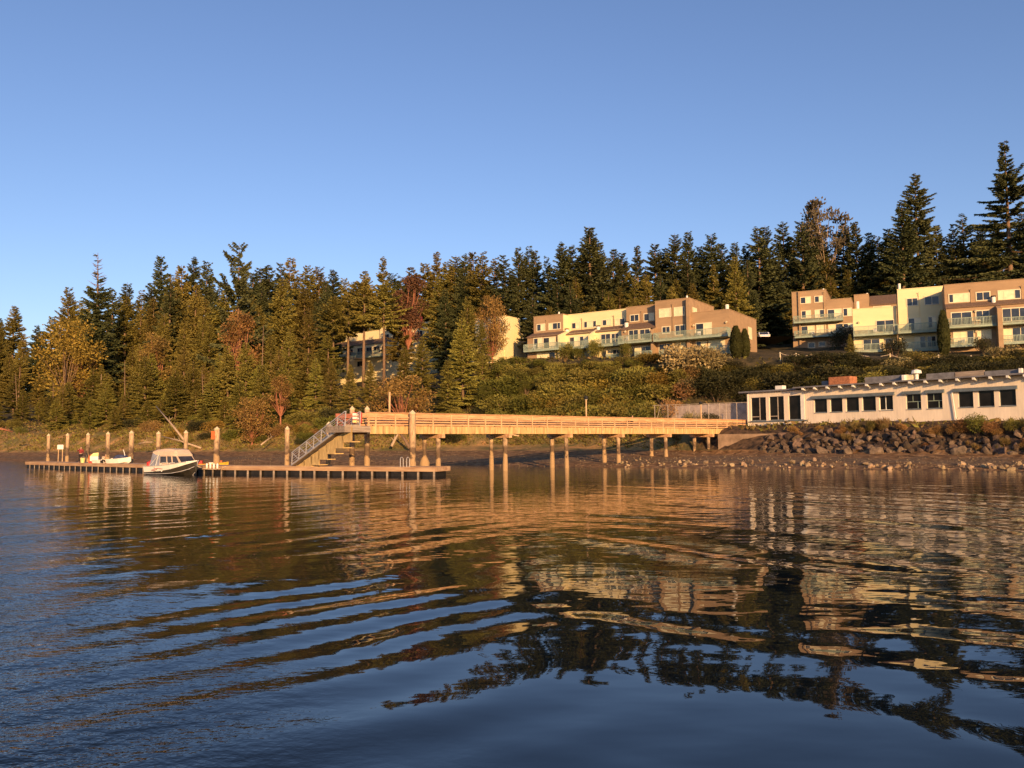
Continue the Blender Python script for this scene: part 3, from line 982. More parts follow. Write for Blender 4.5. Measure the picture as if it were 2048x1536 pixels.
p = at(1894, 640, 113.5)
F3 = Facade((p.x, p.y), uB, 12.0)
B3 = F3.root('tan_condominium', 'tan condominium with teal balconies at the right edge, above the white waterside building', 'apartment block')
x3 = F3.x
dlow = 1.2
block(B3, 'wall', 'tan', x3(1894), x3(2200), 0, -12, 0, F3.z(1970, 564.5))
block(B3, 'lower_wall', 'tan', x3(1896, dlow), x3(2200, dlow), dlow, 0.004, 0, F3.z(1970, 610, dlow), False)
shed(B3, F3, x3(1895, dlow), x3(2200, dlow), 0, dlow, F3.z(1970, 603, 0), F3.z(1970, 609.5, dlow), 'tan')
for bx, d, kd, pn in [((1903.5, 587, 1943, 604), 0, ['glass', 'blind', 'blind'], (0, .2, .75, 1)), ((1958.5, 583.5, 1984.5, 600.5), 0, ['glass', 'glass'], 2),
                      ((2003, 579.5, 2046, 598), 0, ['blind', 'blind', 'glass'], (0, .25, .75, 1)), ((2070, 574, 2100, 592), 0, ['blind', 'glass'], 2), ((1906.5, 624, 1946, 650), dlow, ['glass', 'glass'], 2),
                      ((1956, 620.5, 1981, 640), dlow, ['glass', 'glass'], 2), ((2009, 615.5, 2060, 642), dlow, ['glass', 'glass', 'glass'], 3),
                      ((1909.5, 662, 1948.5, 690), dlow, ['blind', 'blind', 'glass'], 3), ((1957.5, 659.5, 1983, 678), dlow, ['blind', 'blind'], 2), ((2010, 655, 2060, 684), dlow, ['blind', 'glass', 'glass'], 3)]:
    window(B3, F3, d, bx, pn, kd)
balcony(B3, F3, dlow + 1.5, 1899.5, 2000.5, 637.3, 630, 656, 651.4, 1.497)
balcony(B3, F3, dlow + 1.5, 2006.5, 2130, 635, 627, 649.2, 642.5, 1.497)
balcony(B3, F3, dlow + 1.5, 1902, 1957, 676.3, 673.8, 694.5, 692, 1.497)
balcony(B3, F3, dlow + 1.5, 2006.5, 2130, 671, 664, 690, 682, 1.497)
fin(B3, 'tan', x3(2003.5, 3.4), 0.55, dlow, 3.4, 0, F3.z(2003, 616, 3.4), F3.z(2003, 611, dlow))
pipe(B3, F3, 1946.5, 578, 613, 0)
pipe(B3, F3, 2049, 571, 608, 0)
chimney(B3, F3, 1992, 591, 607, 0.45, 0.26)
wall_lamp(B3, F3, 1951, 622.5, dlow)
wall_lamp(B3, F3, 1952.5, 663, dlow)

# --- white waterside building
pL, pR = at(1605, 850, 92), at(2048, 850, 75)
FR = Facade((pL.x, pL.y), (pR.x - pL.x, pR.y - pL.y), 2.9)
RB = FR.root('waterside_building', 'long low white board-clad building with rows of dark windows, above the riprap', 'restaurant')
xr = FR.x
sL, sM, sR = xr(1493.5), xr(1606), xr(2048) + 9.0
zroof = (FR.z(1605, 782) + FR.z(2048, 744)) / 2
zroofL = zroof - 0.15


def wall_with_openings(name, s0, s1, z0, z1, holes, thick=0.28, par=RB):
    """one wall mesh with real window openings (holes: s0, s1, z0, z1), reveals included"""
    mb = MB()
    hs = sorted(holes)
    ss = sorted(set([s0, s1] + [h[0] for h in hs] + [h[1] for h in hs]))
    for a, b in zip(ss[:-1], ss[1:]):
        mid = (a + b) / 2
        h = [q for q in hs if q[0] < mid < q[1]]
        if h:
            mb.box(a, b, 0, thick, z0, h[0][2])
            mb.box(a, b, 0, thick, h[0][3], z1)
        else:
            mb.box(a, b, 0, thick, z0, z1)
    return mb.build(name, M['white_siding'], par)


holes, frames = [], []
for (x0, y0, xx1, y1, pn) in [(1624.5, 797, 1650, 827, 1), (1656.5, 795.3, 1680.7, 825.5, 1), (1688, 794, 1713.6, 824.5, 1), (1720.5, 792.4, 1747.3, 823.5, 1), (1754, 790.5, 1781.5, 822, 2),
                              (1808, 787, 1837.6, 818.5, 1), (1849, 785, 1880, 816.5, 1), (1912, 782, 1941.7, 815, 1), (1952, 780.3, 1983.6, 813, 1), (1994, 778, 2027, 811, 1)]:
    xc = (x0 + xx1) / 2
    holes.append((xr(x0), xr(xx1), FR.z(xc, y1 - 0.8), FR.z(xc, y0 + 0.8)))
    frames.append(pn)
zw1 = sum(h[3] for h in holes) / len(holes)
zw0 = sum(h[2] for h in holes) / len(holes)
holes = [(a, b, zw0, zw1) for a, b, c, d in holes]
wall_with_openings('wall', sM, sR, 0, zroof, holes)
holesL = []
for (x0, y0, xx1, y1) in [(1498.5, 794.5, 1528.3, 843), (1535, 793, 1564, 841), (1573.5, 789, 1601.6, 839)]:
    xc = (x0 + xx1) / 2
    holesL.append((xr(x0), xr(xx1), FR.z(xc, y1 - .8), FR.z(xc, y0 + .8)))
zl1, zl0 = sum(h[3] for h in holesL) / 3, sum(h[2] for h in holesL) / 3
holesL = [(a, b, zl0, zl1) for a, b, c, d in holesL]
wall_with_openings('wall', sL, sM - 0.004, 0.55, zroofL, holesL)
for k, h in enumerate(holes + holesL):
    mb = MB()
    a, b, z0, z1 = h
    for q in ((a, a + .05), (b - .05, b)): mb.box(q[0], q[1], 0.14, 0.20, z0, z1)
    mb.box(a + .05, b - .05, 0.14, 0.20, z1 - .05, z1)
    mb.box(a + .05, b - .05, 0.14, 0.20, z0, z0 + .06)
    pn = frames[k] if k < len(frames) else 1
    if pn == 2:
        mb.box(a + (b - a) * .42, a + (b - a) * .42 + .07, 0.13, 0.20, z0 + .06, z1 - .05)
    w = mb.build('window', M['header' if pn == 1 else 'white_paint'], RB)
    MB().box(a + .052, b - .052, 0.165, 0.185, z0 + .062, z1 - .052).build('pane', M['dimglass'], w)
    MB().box(a - .02, b + .02, -0.06, -0.003, z0 - .07, z0 - .01).build('sill', M['header'], w)
    if k >= len(frames):
        m_ = MB()
        m_.box(a + (b - a) * .52, a + (b - a) * .58, 0.150, 0.163, z0 + .07, z1 - .05)
        m_.box(a + .06, a + (b - a) * .5, 0.152, 0.163, z0 + .42, z0 + .50)
        if k < len(frames) + 2: m_.build('inner_post', M['fencewire'], w)
MB().box(sL - .05, sM + .2, -0.10, -0.003, zl0 - .19, zl0 - .08).build('sill_board', M['header'], RB)
MB().box(xr(1598), xr(1605.5), -0.06, -0.003, zl0, zroofL - .5).build('corner_post', M['white_paint'], RB)
MB().box(sL - .12, sL - 0.003, -0.05, 0.25, 0.1, zroofL - .1).build('corner_post', M['white_paint'], RB)
for (x0, xx1) in [(1619, 1785.5), (1801, 1838), (1847, 1885), (1902, 2031)]:
    mb = MB()
    mb.hexa([(xr(x0), -0.28, zw1 - .02), (xr(xx1), -0.28, zw1 - .02), (xr(xx1), -0.003, zw1 + .0), (xr(x0), -0.003, zw1 + .0),
             (xr(x0), -0.28, zw1 + .12), (xr(xx1), -0.28, zw1 + .12), (xr(xx1), -0.003, zw1 + .33), (xr(x0), -0.003, zw1 + .33)])
    mb.build('window_header', M['header'], RB)
# left end wall, back wall, roof with overhang, rafter tails
MB().box(sL + .004, sL + .28, 0.284, 10, 0.55, zroofL).build('end_wall', M['white_siding'], RB)
MB().box(sL + .3, sR, 9.7, 10, 0.55, zroof - .05).build('back_wall', M['white_siding'], RB)
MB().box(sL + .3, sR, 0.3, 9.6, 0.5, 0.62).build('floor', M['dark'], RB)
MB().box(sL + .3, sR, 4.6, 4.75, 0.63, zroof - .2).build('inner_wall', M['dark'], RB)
mb = MB()
mb.box(sM - 0.9, sR + .5, -0.92, 10.3, zroof + 0.02, zroof + 0.16)
mb.box(sL - 1.1, sM - 0.904, -0.35, 10.3, zroofL + 0.02, zroofL + 0.20)
roof = mb.build('roof', M['roofing'], RB)
for px in (1604.5, 1628, 1653, 1678, 1705, 1732, 1760.5, 1787, 1818, 1849, 1879, 1913, 1946, 1979, 2014, 2048, 2085):
    s = xr(px, 0.6)
    MB().hexa([(s - .11, -0.90, zroof - .20), (s + .11, -0.90, zroof - .20), (s + .11, -0.003, zroof - .34), (s - .11, -0.003, zroof - .34),
               (s - .11, -0.90, zroof + .018), (s + .11, -0.90, zroof + .018), (s + .11, -0.003, zroof + .018), (s - .11, -0.003, zroof + .018)]).build('rafter_tail', M['white_paint'], RB)
s = xr(1909)
MB().tube([(s - .45, -0.14, zw1 + .05), (s - .35, -0.16, zw1 - .12), (s, -0.16, 0.4)], 0.055, 8).build('downpipe', M['white_paint'], RB)


def roofbox(px0, px1, ytop, d, matname, name, y2=1.0):
    a, b = FR.x(px0, d), FR.x(px1, d)
    z1 = FR.z((px0 + px1) / 2, ytop, d)
    return MB().box(a, b, -d, -d + y2, zroof + .2, max(z1, zroof + .45)).build(name, M[matname], roof)


roofbox(1655, 1697, 753.5, -1.2, 'brick', 'brick_chimney', 1.6)
roofbox(1641, 1654, 762, -2.0, 'roofing', 'roof_vent')
roofbox(1727, 1800, 752.5, -2.6, 'roofing', 'roof_parapet', 0.3)
roofbox(1801, 1806, 750, -1.5, 'white_paint', 'roof_vent', 0.5)
roofbox(1808, 1823, 749, -2.0, 'trim', 'roof_vent', 1.0)
roofbox(1850, 1906, 746, -2.6, 'roofing', 'roof_parapet', 0.3)
roofbox(1908, 1965, 742.5, -2.6, 'greywood', 'roof_parapet', 0.3)
roofbox(1967, 2060, 739.5, -2.6, 'roofing', 'roof_parapet', 0.3)
roofbox(1548, 1562, 771.5, -2.0, 'white_paint', 'roof_vent', 0.8)
roofbox(2035, 2041, 736.5, -2.2, 'white_paint', 'roof_vent', 0.4)
a, z = FR.hit(1833, 748, -2.2)
MB().tube([(a, 2.2, zroof + .2), (a, 2.2, z + .02), (a, 2.2, z + .05), (a, 2.2, z + .35), (a, 2.2, z + .48)], [.18, .18, .5, .45, .12], 12).build('vent_cowl', M['white_paint'], roof)
for px, py in ((1738.5, 775), (1614, 778.5), (1892, 761)):
    s, z = FR.hit(px, py, 0.15)
    MB().tube([(s, -0.003, z + .1), (s - .05, -0.18, z + .08), (s + .18, -0.3, z - .05)], [.05, .09, .14], 8).build('floodlight', M['alu'], RB)
for k in (5, 6):
    a, b, z0, z1 = holes[k]
    m_ = MB()
    m_.box(a + (b - a) * .40, a + (b - a) * .44, 0.150, 0.163, z0 + (z1 - z0) * .52, z1 - .06)
    m_.box(a + .07, b - .07, 0.152, 0.163, z0 + (z1 - z0) * .48, z0 + (z1 - z0) * .52)
    m_.box(a + (b - a) * .72, a + (b - a) * .77, 0.150, 0.163, z0 + .07, z0 + (z1 - z0) * .47)
    m_.build('muntin', M['teal'], RB)


def patio_chair(Fc, px, d, zrail, label):
    s, z = Fc.hit(px, zrail, d)
    w = Fc.p0 + Fc.u * s - Fc.n * d
    o = tag(empty('patio_chair', (w.x, w.y, z + Fc.z0), math.atan2(Fc.u.y, Fc.u.x) + rnd.uniform(-.5, .5)), label, 'chair')
    MB().box(-.25, .25, -.25, .25, .40, .44).build('seat', M['white_paint'], o)
    MB().box(-.25, .25, .21, .25, .445, .95).build('backrest', M['white_paint'], o)
    for sx in (-.22, .22):
        for sy in (-.22, .22):
            MB().box(sx - .02, sx + .02, sy - .02, sy + .02, 0, .398).build('leg', M['white_paint'], o)


for Fc, px, d, py, lb in [(FA, 1252, 1.2, 685, 'white patio chair on the middle tan balcony of the long condominium'), (FA, 1397, 1.4, 675, 'white patio chair near the right end of the big balcony'),
                          (FA, 1068, 1.8, 701.5, 'white patio chair on the leftmost balcony of the long condominium'), (F2, 1752, -.2, 669, 'white patio chair on the upper balcony of the low cream block'),
                          (F3, 1925, 1.9, 692, 'white patio chair on the lower tan balcony at right'), (F1, 1626, .7, 673, 'white patio chair on the lower balcony of the left tan block')]:
    patio_chair(Fc, px, d, py, lb)
#@@SHORE
# ------------------------------------------------------------------ pier
pA, pB = at(825, 866, 65.5), at(1490, 862, 97.7)
FP = Facade((pA.x, pA.y), (pB.x - pA.x, pB.y - pA.y), 0.0)
PIER = tag(empty('pier', (pA.x, pA.y, 0), math.atan2(FP.u.y, FP.u.x)), 'long wooden pier on timber piles, from the gangway to the white building', 'pier')
sP0, sP1 = FP.x(735), FP.x(1490)
zF0 = (FP.z(835, 867) + FP.z(1420, 868.3)) / 2
zF1 = zF0 + 0.60
WP = 2.3
MB().box(sP0, sP1, 0.0, 0.12, zF0, zF1).build('fascia_beam', M['fascia'], PIER)
MB().box(sP0, sP1, WP - .12, WP, zF0, zF1).build('fascia_beam', M['fascia'], PIER)
MB().box(sP0, sP1, 0.124, WP - .124, zF1 - .12, zF1 - .02).build('deck', M['pier'], PIER)
for y0 in (0.5, 1.1, 1.7):
    MB().box(sP0, sP1, y0, y0 + .12, zF0 + .05, zF1 - .124).build('joist', M['pier'], PIER)
for side in (0, 1):
    yb = (0.035, 0.075) if side == 0 else (WP - .075, WP - .035)
    yp = (-0.012, 0.034) if side == 0 else (WP - .034, WP + .012)
    s = sP0
    k = 0
    for (z0, z1) in ((0.09, 0.19), (0.29, 0.39), (0.49, 0.60), (0.72, 1.02)):
        MB().box(sP0, sP1, yb[0], yb[1], zF1 + z0, zF1 + z1).build('rail_board', M['pier'], PIER)
    MB().box(sP0 - .05, sP1, yp[0] - .06, yp[1] + .08, zF1 + 1.024, zF1 + 1.08).build('handrail', M['pier'], PIER)
    for px in (738, 752, 791, 826, 866, 902, 936, 970, 1002, 1033, 1063, 1093, 1121, 1149, 1175, 1202, 1227, 1252, 1276, 1300, 1323, 1345.5, 1368, 1389, 1410, 1430, 1450, 1470):
        s = FP.x(px)
        MB().box(s - .055, s + .055, yp[0], yp[1], zF0 + .04 if side == 0 else zF1, zF1 + 1.02).build('rail_post', M['pier_post'], PIER)
nearp, farp = (876, 1009, 1130, 1233, 1327, 1412), (840, 971, 1089, 1195, 1287, 1374)
rots = FP.u
for k, (a, b) in enumerate(zip(nearp, farp)):
    s = FP.x(a, -0.25)
    MB().box(s - .17, s + .17, -0.45, WP + .35, zF0 - .34, zF0 - .004).build('pile_cap', M['pier'], PIER)
    for yy in (0.25, WP - .15):
        wp = FP.p0 + FP.u * s + FP.n * yy
        zb = min(gz(wp.x, wp.y) - .5, -0.4)
        r = rnd.uniform(.18, .215)
        zz = np.linspace(zb, zF0 - .34, 9)
        rr = [r * (1.18 if q < 0.9 else 1.0) * rnd.uniform(.95, 1.05) for q in zz]
        if k == 0 and yy > 1: rr = [r * (1.9 if q < 1.3 else .8) * rnd.uniform(.9, 1.1) for q in zz]
        lx = rnd.uniform(-.06, .06)
        MB().tube([(s + lx * (1 - i / 8), yy, q) for i, q in enumerate(zz)], rr, 12, wob=.08).build('pile', M['pile'], PIER, True)
    # diagonal brace stubs
MB().beam((FP.x(1019), -0.05, zF0 - .04), (FP.x(1034), -0.1, zF0 - .18), .08, .1).build('brace', M['pier_post'], PIER)
# landing at the seaward end
LD = (FP.x(690, 0.5), sP0 - .01)
MB().box(LD[0], LD[1], -0.5, WP, zF0 + .12, zF0 + .52).build('landing_beam', M['greywood'], PIER)
MB().box(LD[0], LD[1], -0.45, WP, zF0 + .524, zF0 + .60).build('landing_deck', M['greywood'], PIER)
for z0, z1 in ((.08, .2), (.27, .4), (.47, .6), (.66, 1.0)):
    MB().box(FP.x(704), LD[1], WP - .09, WP - .05, zF1 + z0, zF1 + z1).build('landing_rail_board', M['redwood'], PIER)
for q in (704, 718, 731):
    s = FP.x(q)
    MB().box(s - .05, s + .05, WP - .045, WP + .01, zF1, zF1 + 1.0).build('landing_rail_post', M['redwood'], PIER)

# sign on the landing rail
sx0, sx1 = FP.x(706, -0.4), FP.x(725, -0.4)
w0 = FP.p0 + FP.u * ((sx0 + sx1) / 2) + FP.n * 0.4
sg = tag(empty('notice_board', (w0.x, w0.y, zF1), math.atan2(FP.u.y, FP.u.x)), 'faded red notice board with three pale panels on the pier landing', 'sign')
hw = (sx1 - sx0) / 2
MB().box(-hw, hw, 0, .04, .22, 1.05).build('backboard', M['signred'], sg)
for k in range(3):
    MB().box(-hw - .02, -hw + .52, -.03, -.002, .80 - k * .27, .98 - k * .27).build('panel', M['white_paint' if k < 2 else 'paleyellow'], sg)
MB().box(-.04, .04, .044, .10, 0, 1.0).build('post', M['pier_post'], sg)


def lamp_post(px, D, y, ybase, label, head=True, lean=0.0):
    """post standing on or behind the pier, from its foot to pixel height y"""
    p = at(px, ybase, D)
    zt = at(px, y, D).z
    o = tag(empty('lamp_post' if head else 'bare_post', p), label, 'lamp post' if head else 'post')
    h = zt - p.z
    MB().tube([(0, 0, 0), (lean * .5, 0, h * .5), (lean, 0, h - (0.35 if head else 0))], .085 if not head else .075, 8).build('post', M['pier_post'], o)
    if head:
        hd = MB().tube([(lean, 0, h - .36), (lean, 0, h - .3), (lean, 0, h - .05), (lean, 0, h)], [.10, .2, .22, .05], 8).build('lamp_head', M['black'], o)
        MB().tube([(lean, 0, h - .40), (lean, 0, h - .362)], .15, 8).build('lens', M['trim'], hd)
    return o


Dp = lambda px: (FP.p0 + FP.u * FP.x(px, -WP) + FP.n * (WP + .15)).y
lamp_post(779, Dp(779), 784, 858, 'bare wooden post rising behind the pier railing near the gangway', False)
lamp_post(1173, Dp(1173), 792, 862, 'lamp post with a dark head halfway along the pier')
lamp_post(1403, Dp(1403), 803, 864, 'short lamp post at the shore end of the pier by the fence')

# ------------------------------------------------------------------ bulkhead, block wall, fence behind the pier end
pa, pb = at(1436, 880, 92.0), at(1560, 880, 90.0)
FB = Facade((pa.x, pa.y), (pb.x - pa.x, pb.y - pa.y), 0.3)
bk = FB.root('bulkhead', 'stained concrete bulkhead under the shore end of the pier', 'retaining wall')
MB().box(0, FB.x(1556), 0, 1.2, 0, FB.z(1480, 868)).build('wall', M['concrete'], bk)
pa, pb = at(1352, 830, 107), at(1515, 830, 98.5)
FW = Facade((pa.x, pa.y), (pb.x - pa.x, pb.y - pa.y), 3.6)
bw = FW.root('block_wall', 'pale concrete block retaining wall behind the pier, left of the white building', 'retaining wall')
n = 9
for row in range(3):
    zt = FW.z(1430, 808) / 3
    off = (row % 2) * .9
    q = -6.0 - off
    while q < FW.x(1515):
        q2 = min(q + 1.8, FW.x(1515) + 2)
        MB().box(q + .012, q2 - .012, rnd.uniform(-.03, .03), .8, row * zt + .01, (row + 1) * zt - .01).build('block', M['blockwall'], bw)
        q = q2
pa, pb = at(1306, 830, 103), at(1492, 830, 96.5)
FN = Facade((pa.x, pa.y), (pb.x - pa.x, pb.y - pa.y), at(1306, 838, 104).z - .3)
fn = FN.root('wire_fence', 'wire fence with thin metal posts in front of the concrete block wall', 'fence')
zt = FN.z(1306, 811)
for px in (1307, 1333, 1349, 1375.5, 1414, 1436, 1449, 1470, 1491):
    MB().tube([(FN.x(px), 0, -.6), (FN.x(px), 0, zt)], .035, 6).build('post', M['fencewire'], fn)
MB().tube([(0, 0, zt), (FN.x(1491), 0, zt)], .03, 6).build('top_rail', M['fencewire'], fn)
for a, b in ((1310, 1318), (1364, 1373)):
    MB().tube([(FN.x(a), 0.03, 0), (FN.x(b), 0.03, zt - .05)], .028, 6).build('brace', M['fencewire'], fn)
mb = MB()
L = FN.x(1491)
k = 0.0
while k < L:
    mb.beam((k, 0, 0), (min(k + zt, L), 0, min(zt, L - k)), .006, .006)
    mb.beam((min(k + zt, L), 0, 0), (k, 0, min(zt, L - k)), .006, .006)
    k += .32
mb.build('wire_mesh', M['fencewire'], fn)

# ------------------------------------------------------------------ floating dock in two sections
def dock_y(px):
    a = .0103 + (px - 50) / 428 * .0044 if px < 478 else .0147 + (px - 478) / 392 * .0017
    return 1 / a


def dock_section(pxa, pxb, label, label_rest, wid=2.3, fl=1.35):
    a, b = at(pxa, 935, dock_y(pxa)), at(pxb, 935, dock_y(pxb))
    Fd = Facade((a.x, a.y), (b.x - a.x, b.y - a.y), 0.0)
    o = tag(empty('floating_dock', (a.x, a.y, 0), math.atan2(Fd.u.y, Fd.u.x)), label, 'dock')
    L = Fd.x(pxb)
    MB().box(0, L, .09, wid - .09, .58, .68).build('deck', M['dockdeck'], o)
    s = 0.0
    while s < L - .1:
        e = min(s + rnd.uniform(4.5, 6.5), L)
        if L - e < 1.5: e = L
        MB().box(s + .006, e - .006, 0, .088, .36, .70).build('edge_board', M['dockwood'], o)
        MB().box(s + .006, e - .006, wid - .088, wid, .36, .70).build('edge_board', M['dockwood'], o)
        s = e
    MB().box(-.05, -.004, .09, wid - .09, .36, .70).build('end_board', M['dockwood'], o)
    MB().box(L + .004, L + .05, .09, wid - .09, .36, .70).build('end_board', M['dockwood'], o)
    n = int(L / fl)
    for k in range(n):
        s = (k + .15) * L / n
        MB().box(s, s + L / n * .62, .10, wid - .10, -.3, .575).build('float', M['float'], o)
        MB().box(s + L / n * .68, s + L / n * .80, .05, .095, -.05, .36).build('float_strap', M['greywood'], o)
    MB().box(.2, L - .2, .4, wid - .4, -.3, .57).build('float_core', M['dark'], o)
    return o, Fd, L


dk1, FD1, L1 = dock_section(447, 870, 'near section of floating wooden dock with black floats, below the gangway', '')
dk2, FD2, L2 = dock_section(50, 447, 'far section of floating wooden dock with two people on it, left of the motor boat', '')


def on_dock(px, back=1.2):
    """world point on the dock deck, back metres behind its front edge"""
    y = dock_y(px)
    Fd = FD1 if px > 447 else FD2
    r = ray(px, 920)
    r2 = Vector((r.x, r.y))
    t = (Fd.p0.dot(Fd.n) + back) / r2.dot(Fd.n)
    q = r2 * t
    return Vector((q.x, q.y, .68))


# ------------------------------------------------------------------ mooring piles
def mooring_pile(px, ytop, label, r=.17, back=2.55, dark=False, lean=0.0, capm='pilecap', yw=None):
    q = on_dock(px, back)
    zt = at(px, ytop, q.y).z
    zb = -1.0
    o = tag(empty('mooring_pile', (q.x, q.y, zb)), label, 'pile', 'mooring piles along the floating dock')
    n = 12
    zz = np.linspace(0, zt - zb - .32, n)
    pts = [(lean * (1 - i / (n - 1)), 0, v) for i, v in enumerate(zz)]
    MB().tube(pts, [r * rnd.uniform(.95, 1.06) * (1.08 if v + zb < 1.5 else 1) for v in zz], 12, wob=.08).build('shaft', M['pile'], o, True)
    h = zt - zb
    MB().tube([(0, 0, h - .318), (0, 0, h - .26), (0, 0, h - .24), (0, 0, h)], [r * 1.0, r * 1.12, r * 1.10, .015], 12).build('cap', M[capm], o)
    MB().tube([(0, 0, 1.62), (0, 0, 1.70)], r + .06, 12).build('hoop', M['greywood'], o)
    return o


for px, yt, lb, r, bk_ in [
    (96, 867, 'timber mooring pile at the far tip of the dock, left of the white sign', .19, 2.6),
    (134, 866, 'timber mooring pile just right of the white sign on the beach', .19, 2.6),
    (175, 865, 'timber mooring pile just right of the person in the dark red jacket', .2, 2.6),
    (215, 863, 'timber mooring pile in front of the small white skiff', .2, 0.9),
    (262, 861, 'thick yellow-topped mooring pile right of the small white skiff', .24, 2.6),
    (316, 862, 'dark stained mooring pile behind the stern of the motor boat', .21, 2.6),
    (371, 860, 'pale mooring pile rising behind the canvas roof of the motor boat', .20, 2.6),
    (433, 853, 'thick mooring pile with an orange patch beside the yellow skiff', .26, 3.2),
    (574, 852, 'mooring pile with a blackened foot at the bottom of the gangway', .19, 2.6),
    (657, 843, 'mooring pile half hidden behind the gangway truss', .2, 3.4),
    (704, 812, 'tall mooring pile left of the red notice board', .21, 2.45),
    (734, 812, 'tall mooring pile right of the red notice board', .21, 2.45),
    (825, 820, 'stout mooring pile in front of the pier railing near the dock ladder', .26, 2.5)]:
    o = mooring_pile(px, yt, lb, r, bk_)
    if px == 433:
        MB().box(-.42, -.1, -.33, -.1, 4.0, 4.75).build('patch', M['orange'], o)

# ------------------------------------------------------------------ gangway
gb = on_dock(584, 1.0)
gt = FP.p0 + FP.u * FP.x(693, 0.2) + FP.n * (-0.1)
gt = Vector((gt.x, gt.y, zF1 - .02))
gv = gt - gb
gl = Vector((gv.x, gv.y)).length
GW = tag(empty('gangway', gb, math.atan2(gv.y, gv.x)), 'sloping aluminium gangway with truss railings from the dock up to the pier', 'gangway')
rise = gv.z


def gpt(t, y, h):
    return (gl * t, y, rise * t + h)


wid = 1.2
MB().hexa([gpt(0, 0, .02), gpt(1, 0, .02), gpt(1, wid, .02), gpt(0, wid, .02), gpt(0, 0, .12), gpt(1, 0, .12), gpt(1, wid, .12), gpt(0, wid, .12)]).build('deck', M['greywood'], GW)
for y in (-.03, wid + .03):
    mb = MB()
    mb.beam(gpt(0, y, 1.10), gpt(1, y, 1.10), .07, .07)
    mb.beam(gpt(0, y, .10), gpt(1, y, .10), .08, .12)
    nb = 7
    for k in range(nb + 1):
        mb.beam(gpt(k / nb, y, .12), gpt(k / nb + .012, y, 1.08), .06, .06)
        if k < nb: mb.beam(gpt(k / nb + .012, y + .004, 1.06), gpt((k + 1) / nb, y + .004, .14), .05, .05)
    for h in (.34, .56, .78, .94):
        mb.beam(gpt(0, y - .008, h), gpt(1, y - .008, h), .03, .03)
    mb.build('truss_railing', M['alu'], GW)
steps = 7
for k in range(steps):
    t0, t1 = k / steps, (k + 1) / steps
    zb = max(rise * t0 - .70, .06)
    MB().poly([(gl * t0 + .3, .25, zb), (gl * t1 + .5, .25, zb), (gl * t1 + .5, .25, rise * t1 + .0), (gl * t0 + .3, .25, rise * t0 + .0)]).poly(
        [(gl * t0 + .3, .30, zb), (gl * t0 + .3, .30, rise * t0), (gl * t1 + .5, .30, rise * t1), (gl * t1 + .5, .30, zb)]).box(gl * t0 + .3, gl * t1 + .5, .22, .98, zb - .06, zb).build('tread', M['yellowwood'], GW)

# ------------------------------------------------------------------ dock ladder, sign on the beach
q = on_dock(812, .5)
ld = tag(empty('dock_ladder', q, math.atan2(FD1.u.y, FD1.u.x) + math.pi), 'metal hoop handles of a ladder on the dock by the stout pile', 'ladder')
for xx in (-.28, .28):
    MB().tube([(xx, -.05, -.5), (xx, -.05, .62), (xx, .08, .74), (xx, .25, .74), (xx, .36, .62), (xx, .36, 0)], .028, 8).build('handle', M['alu'], ld)
for zz in (-.4, -.15): MB().beam((-.28, -.05, zz), (.28, -.05, zz), .04, .04).build('rung', M['alu'], ld)
D = 121.0
q = at(120.5, 904, D)
q.z = gz(q.x, q.y)
sg = tag(empty('beach_sign', q), 'small blank white sign on posts at the edge of the beach', 'sign')
zt, z0 = at(120, 889.5, D).z - q.z, at(120, 898.5, D).z - q.z
MB().box(-.44, .44, -.03, .03, z0, zt).build('panel', M['white_paint'], sg)
for xx in (-.3, .3): MB().box(xx - .05, xx + .05, .034, .12, -.3, zt).build('post', M['pier_post'], sg)
#@@BOATS
# ------------------------------------------------------------------ boats
def hull_parts(root, stations, split, topmat, lowmat, deck_inset=0.0, thick=0.05, deckmat='hullwhite', floor_z=None):
    """stations: (x, keel_z, chine_half, chine_z, sheer_half, sheer_z); split: fraction up the side where the colour changes"""
    def side(st, f, sgn, off=0.0):
        x, kz, ch, cz, sh, sz = st
        return (x, sgn * (ch + (sh - ch) * f + off), cz + (sz - cz) * f)
    low, top = MB(), MB()
    for a, b, fa, fb in zip(stations[:-1], stations[1:], split[:-1], split[1:]):
        for sg in (-1, 1):
            low.poly([(a[0], 0, a[1]), (b[0], 0, b[1]), side(b, 0, sg), side(a, 0, sg)])
            low.poly([side(a, 0, sg), side(b, 0, sg), side(b, fb, sg), side(a, fa, sg)])
            top.poly([side(a, fa, sg), side(b, fb, sg), side(b, 1, sg), side(a, 1, sg)])
            top.poly([side(a, 1, sg), side(b, 1, sg), side(b, 1, sg, -.09), side(a, 1, sg, -.09)])
    s = stations[0]
    low.poly([(s[0], 0, s[1]), side(s, 0, -1), side(s, split[0], -1), side(s, split[0], 1), side(s, 0, 1)])
    top.poly([side(s, split[0], -1), side(s, 1, -1), side(s, 1, 1), side(s, split[0], 1)])
    lo = low.build('hull', M[lowmat], root, False)
    tp = top.build('topside', M[topmat], root, False)
    d = MB()
    for a, b in zip(stations[:-1], stations[1:]):
        fz = (lambda q: q[5] - .12) if floor_z is None else (lambda q: min(floor_z, q[5] - .05))
        d.poly([(a[0], -a[4] + .05, fz(a)), (b[0], -b[4] + (.05 if b[4] > .06 else 0), fz(b)), (b[0], b[4] - (.05 if b[4] > .06 else 0), fz(b)), (a[0], a[4] - .05, fz(a))])
    d.build('deck', M[deckmat], root)
    return lo, tp


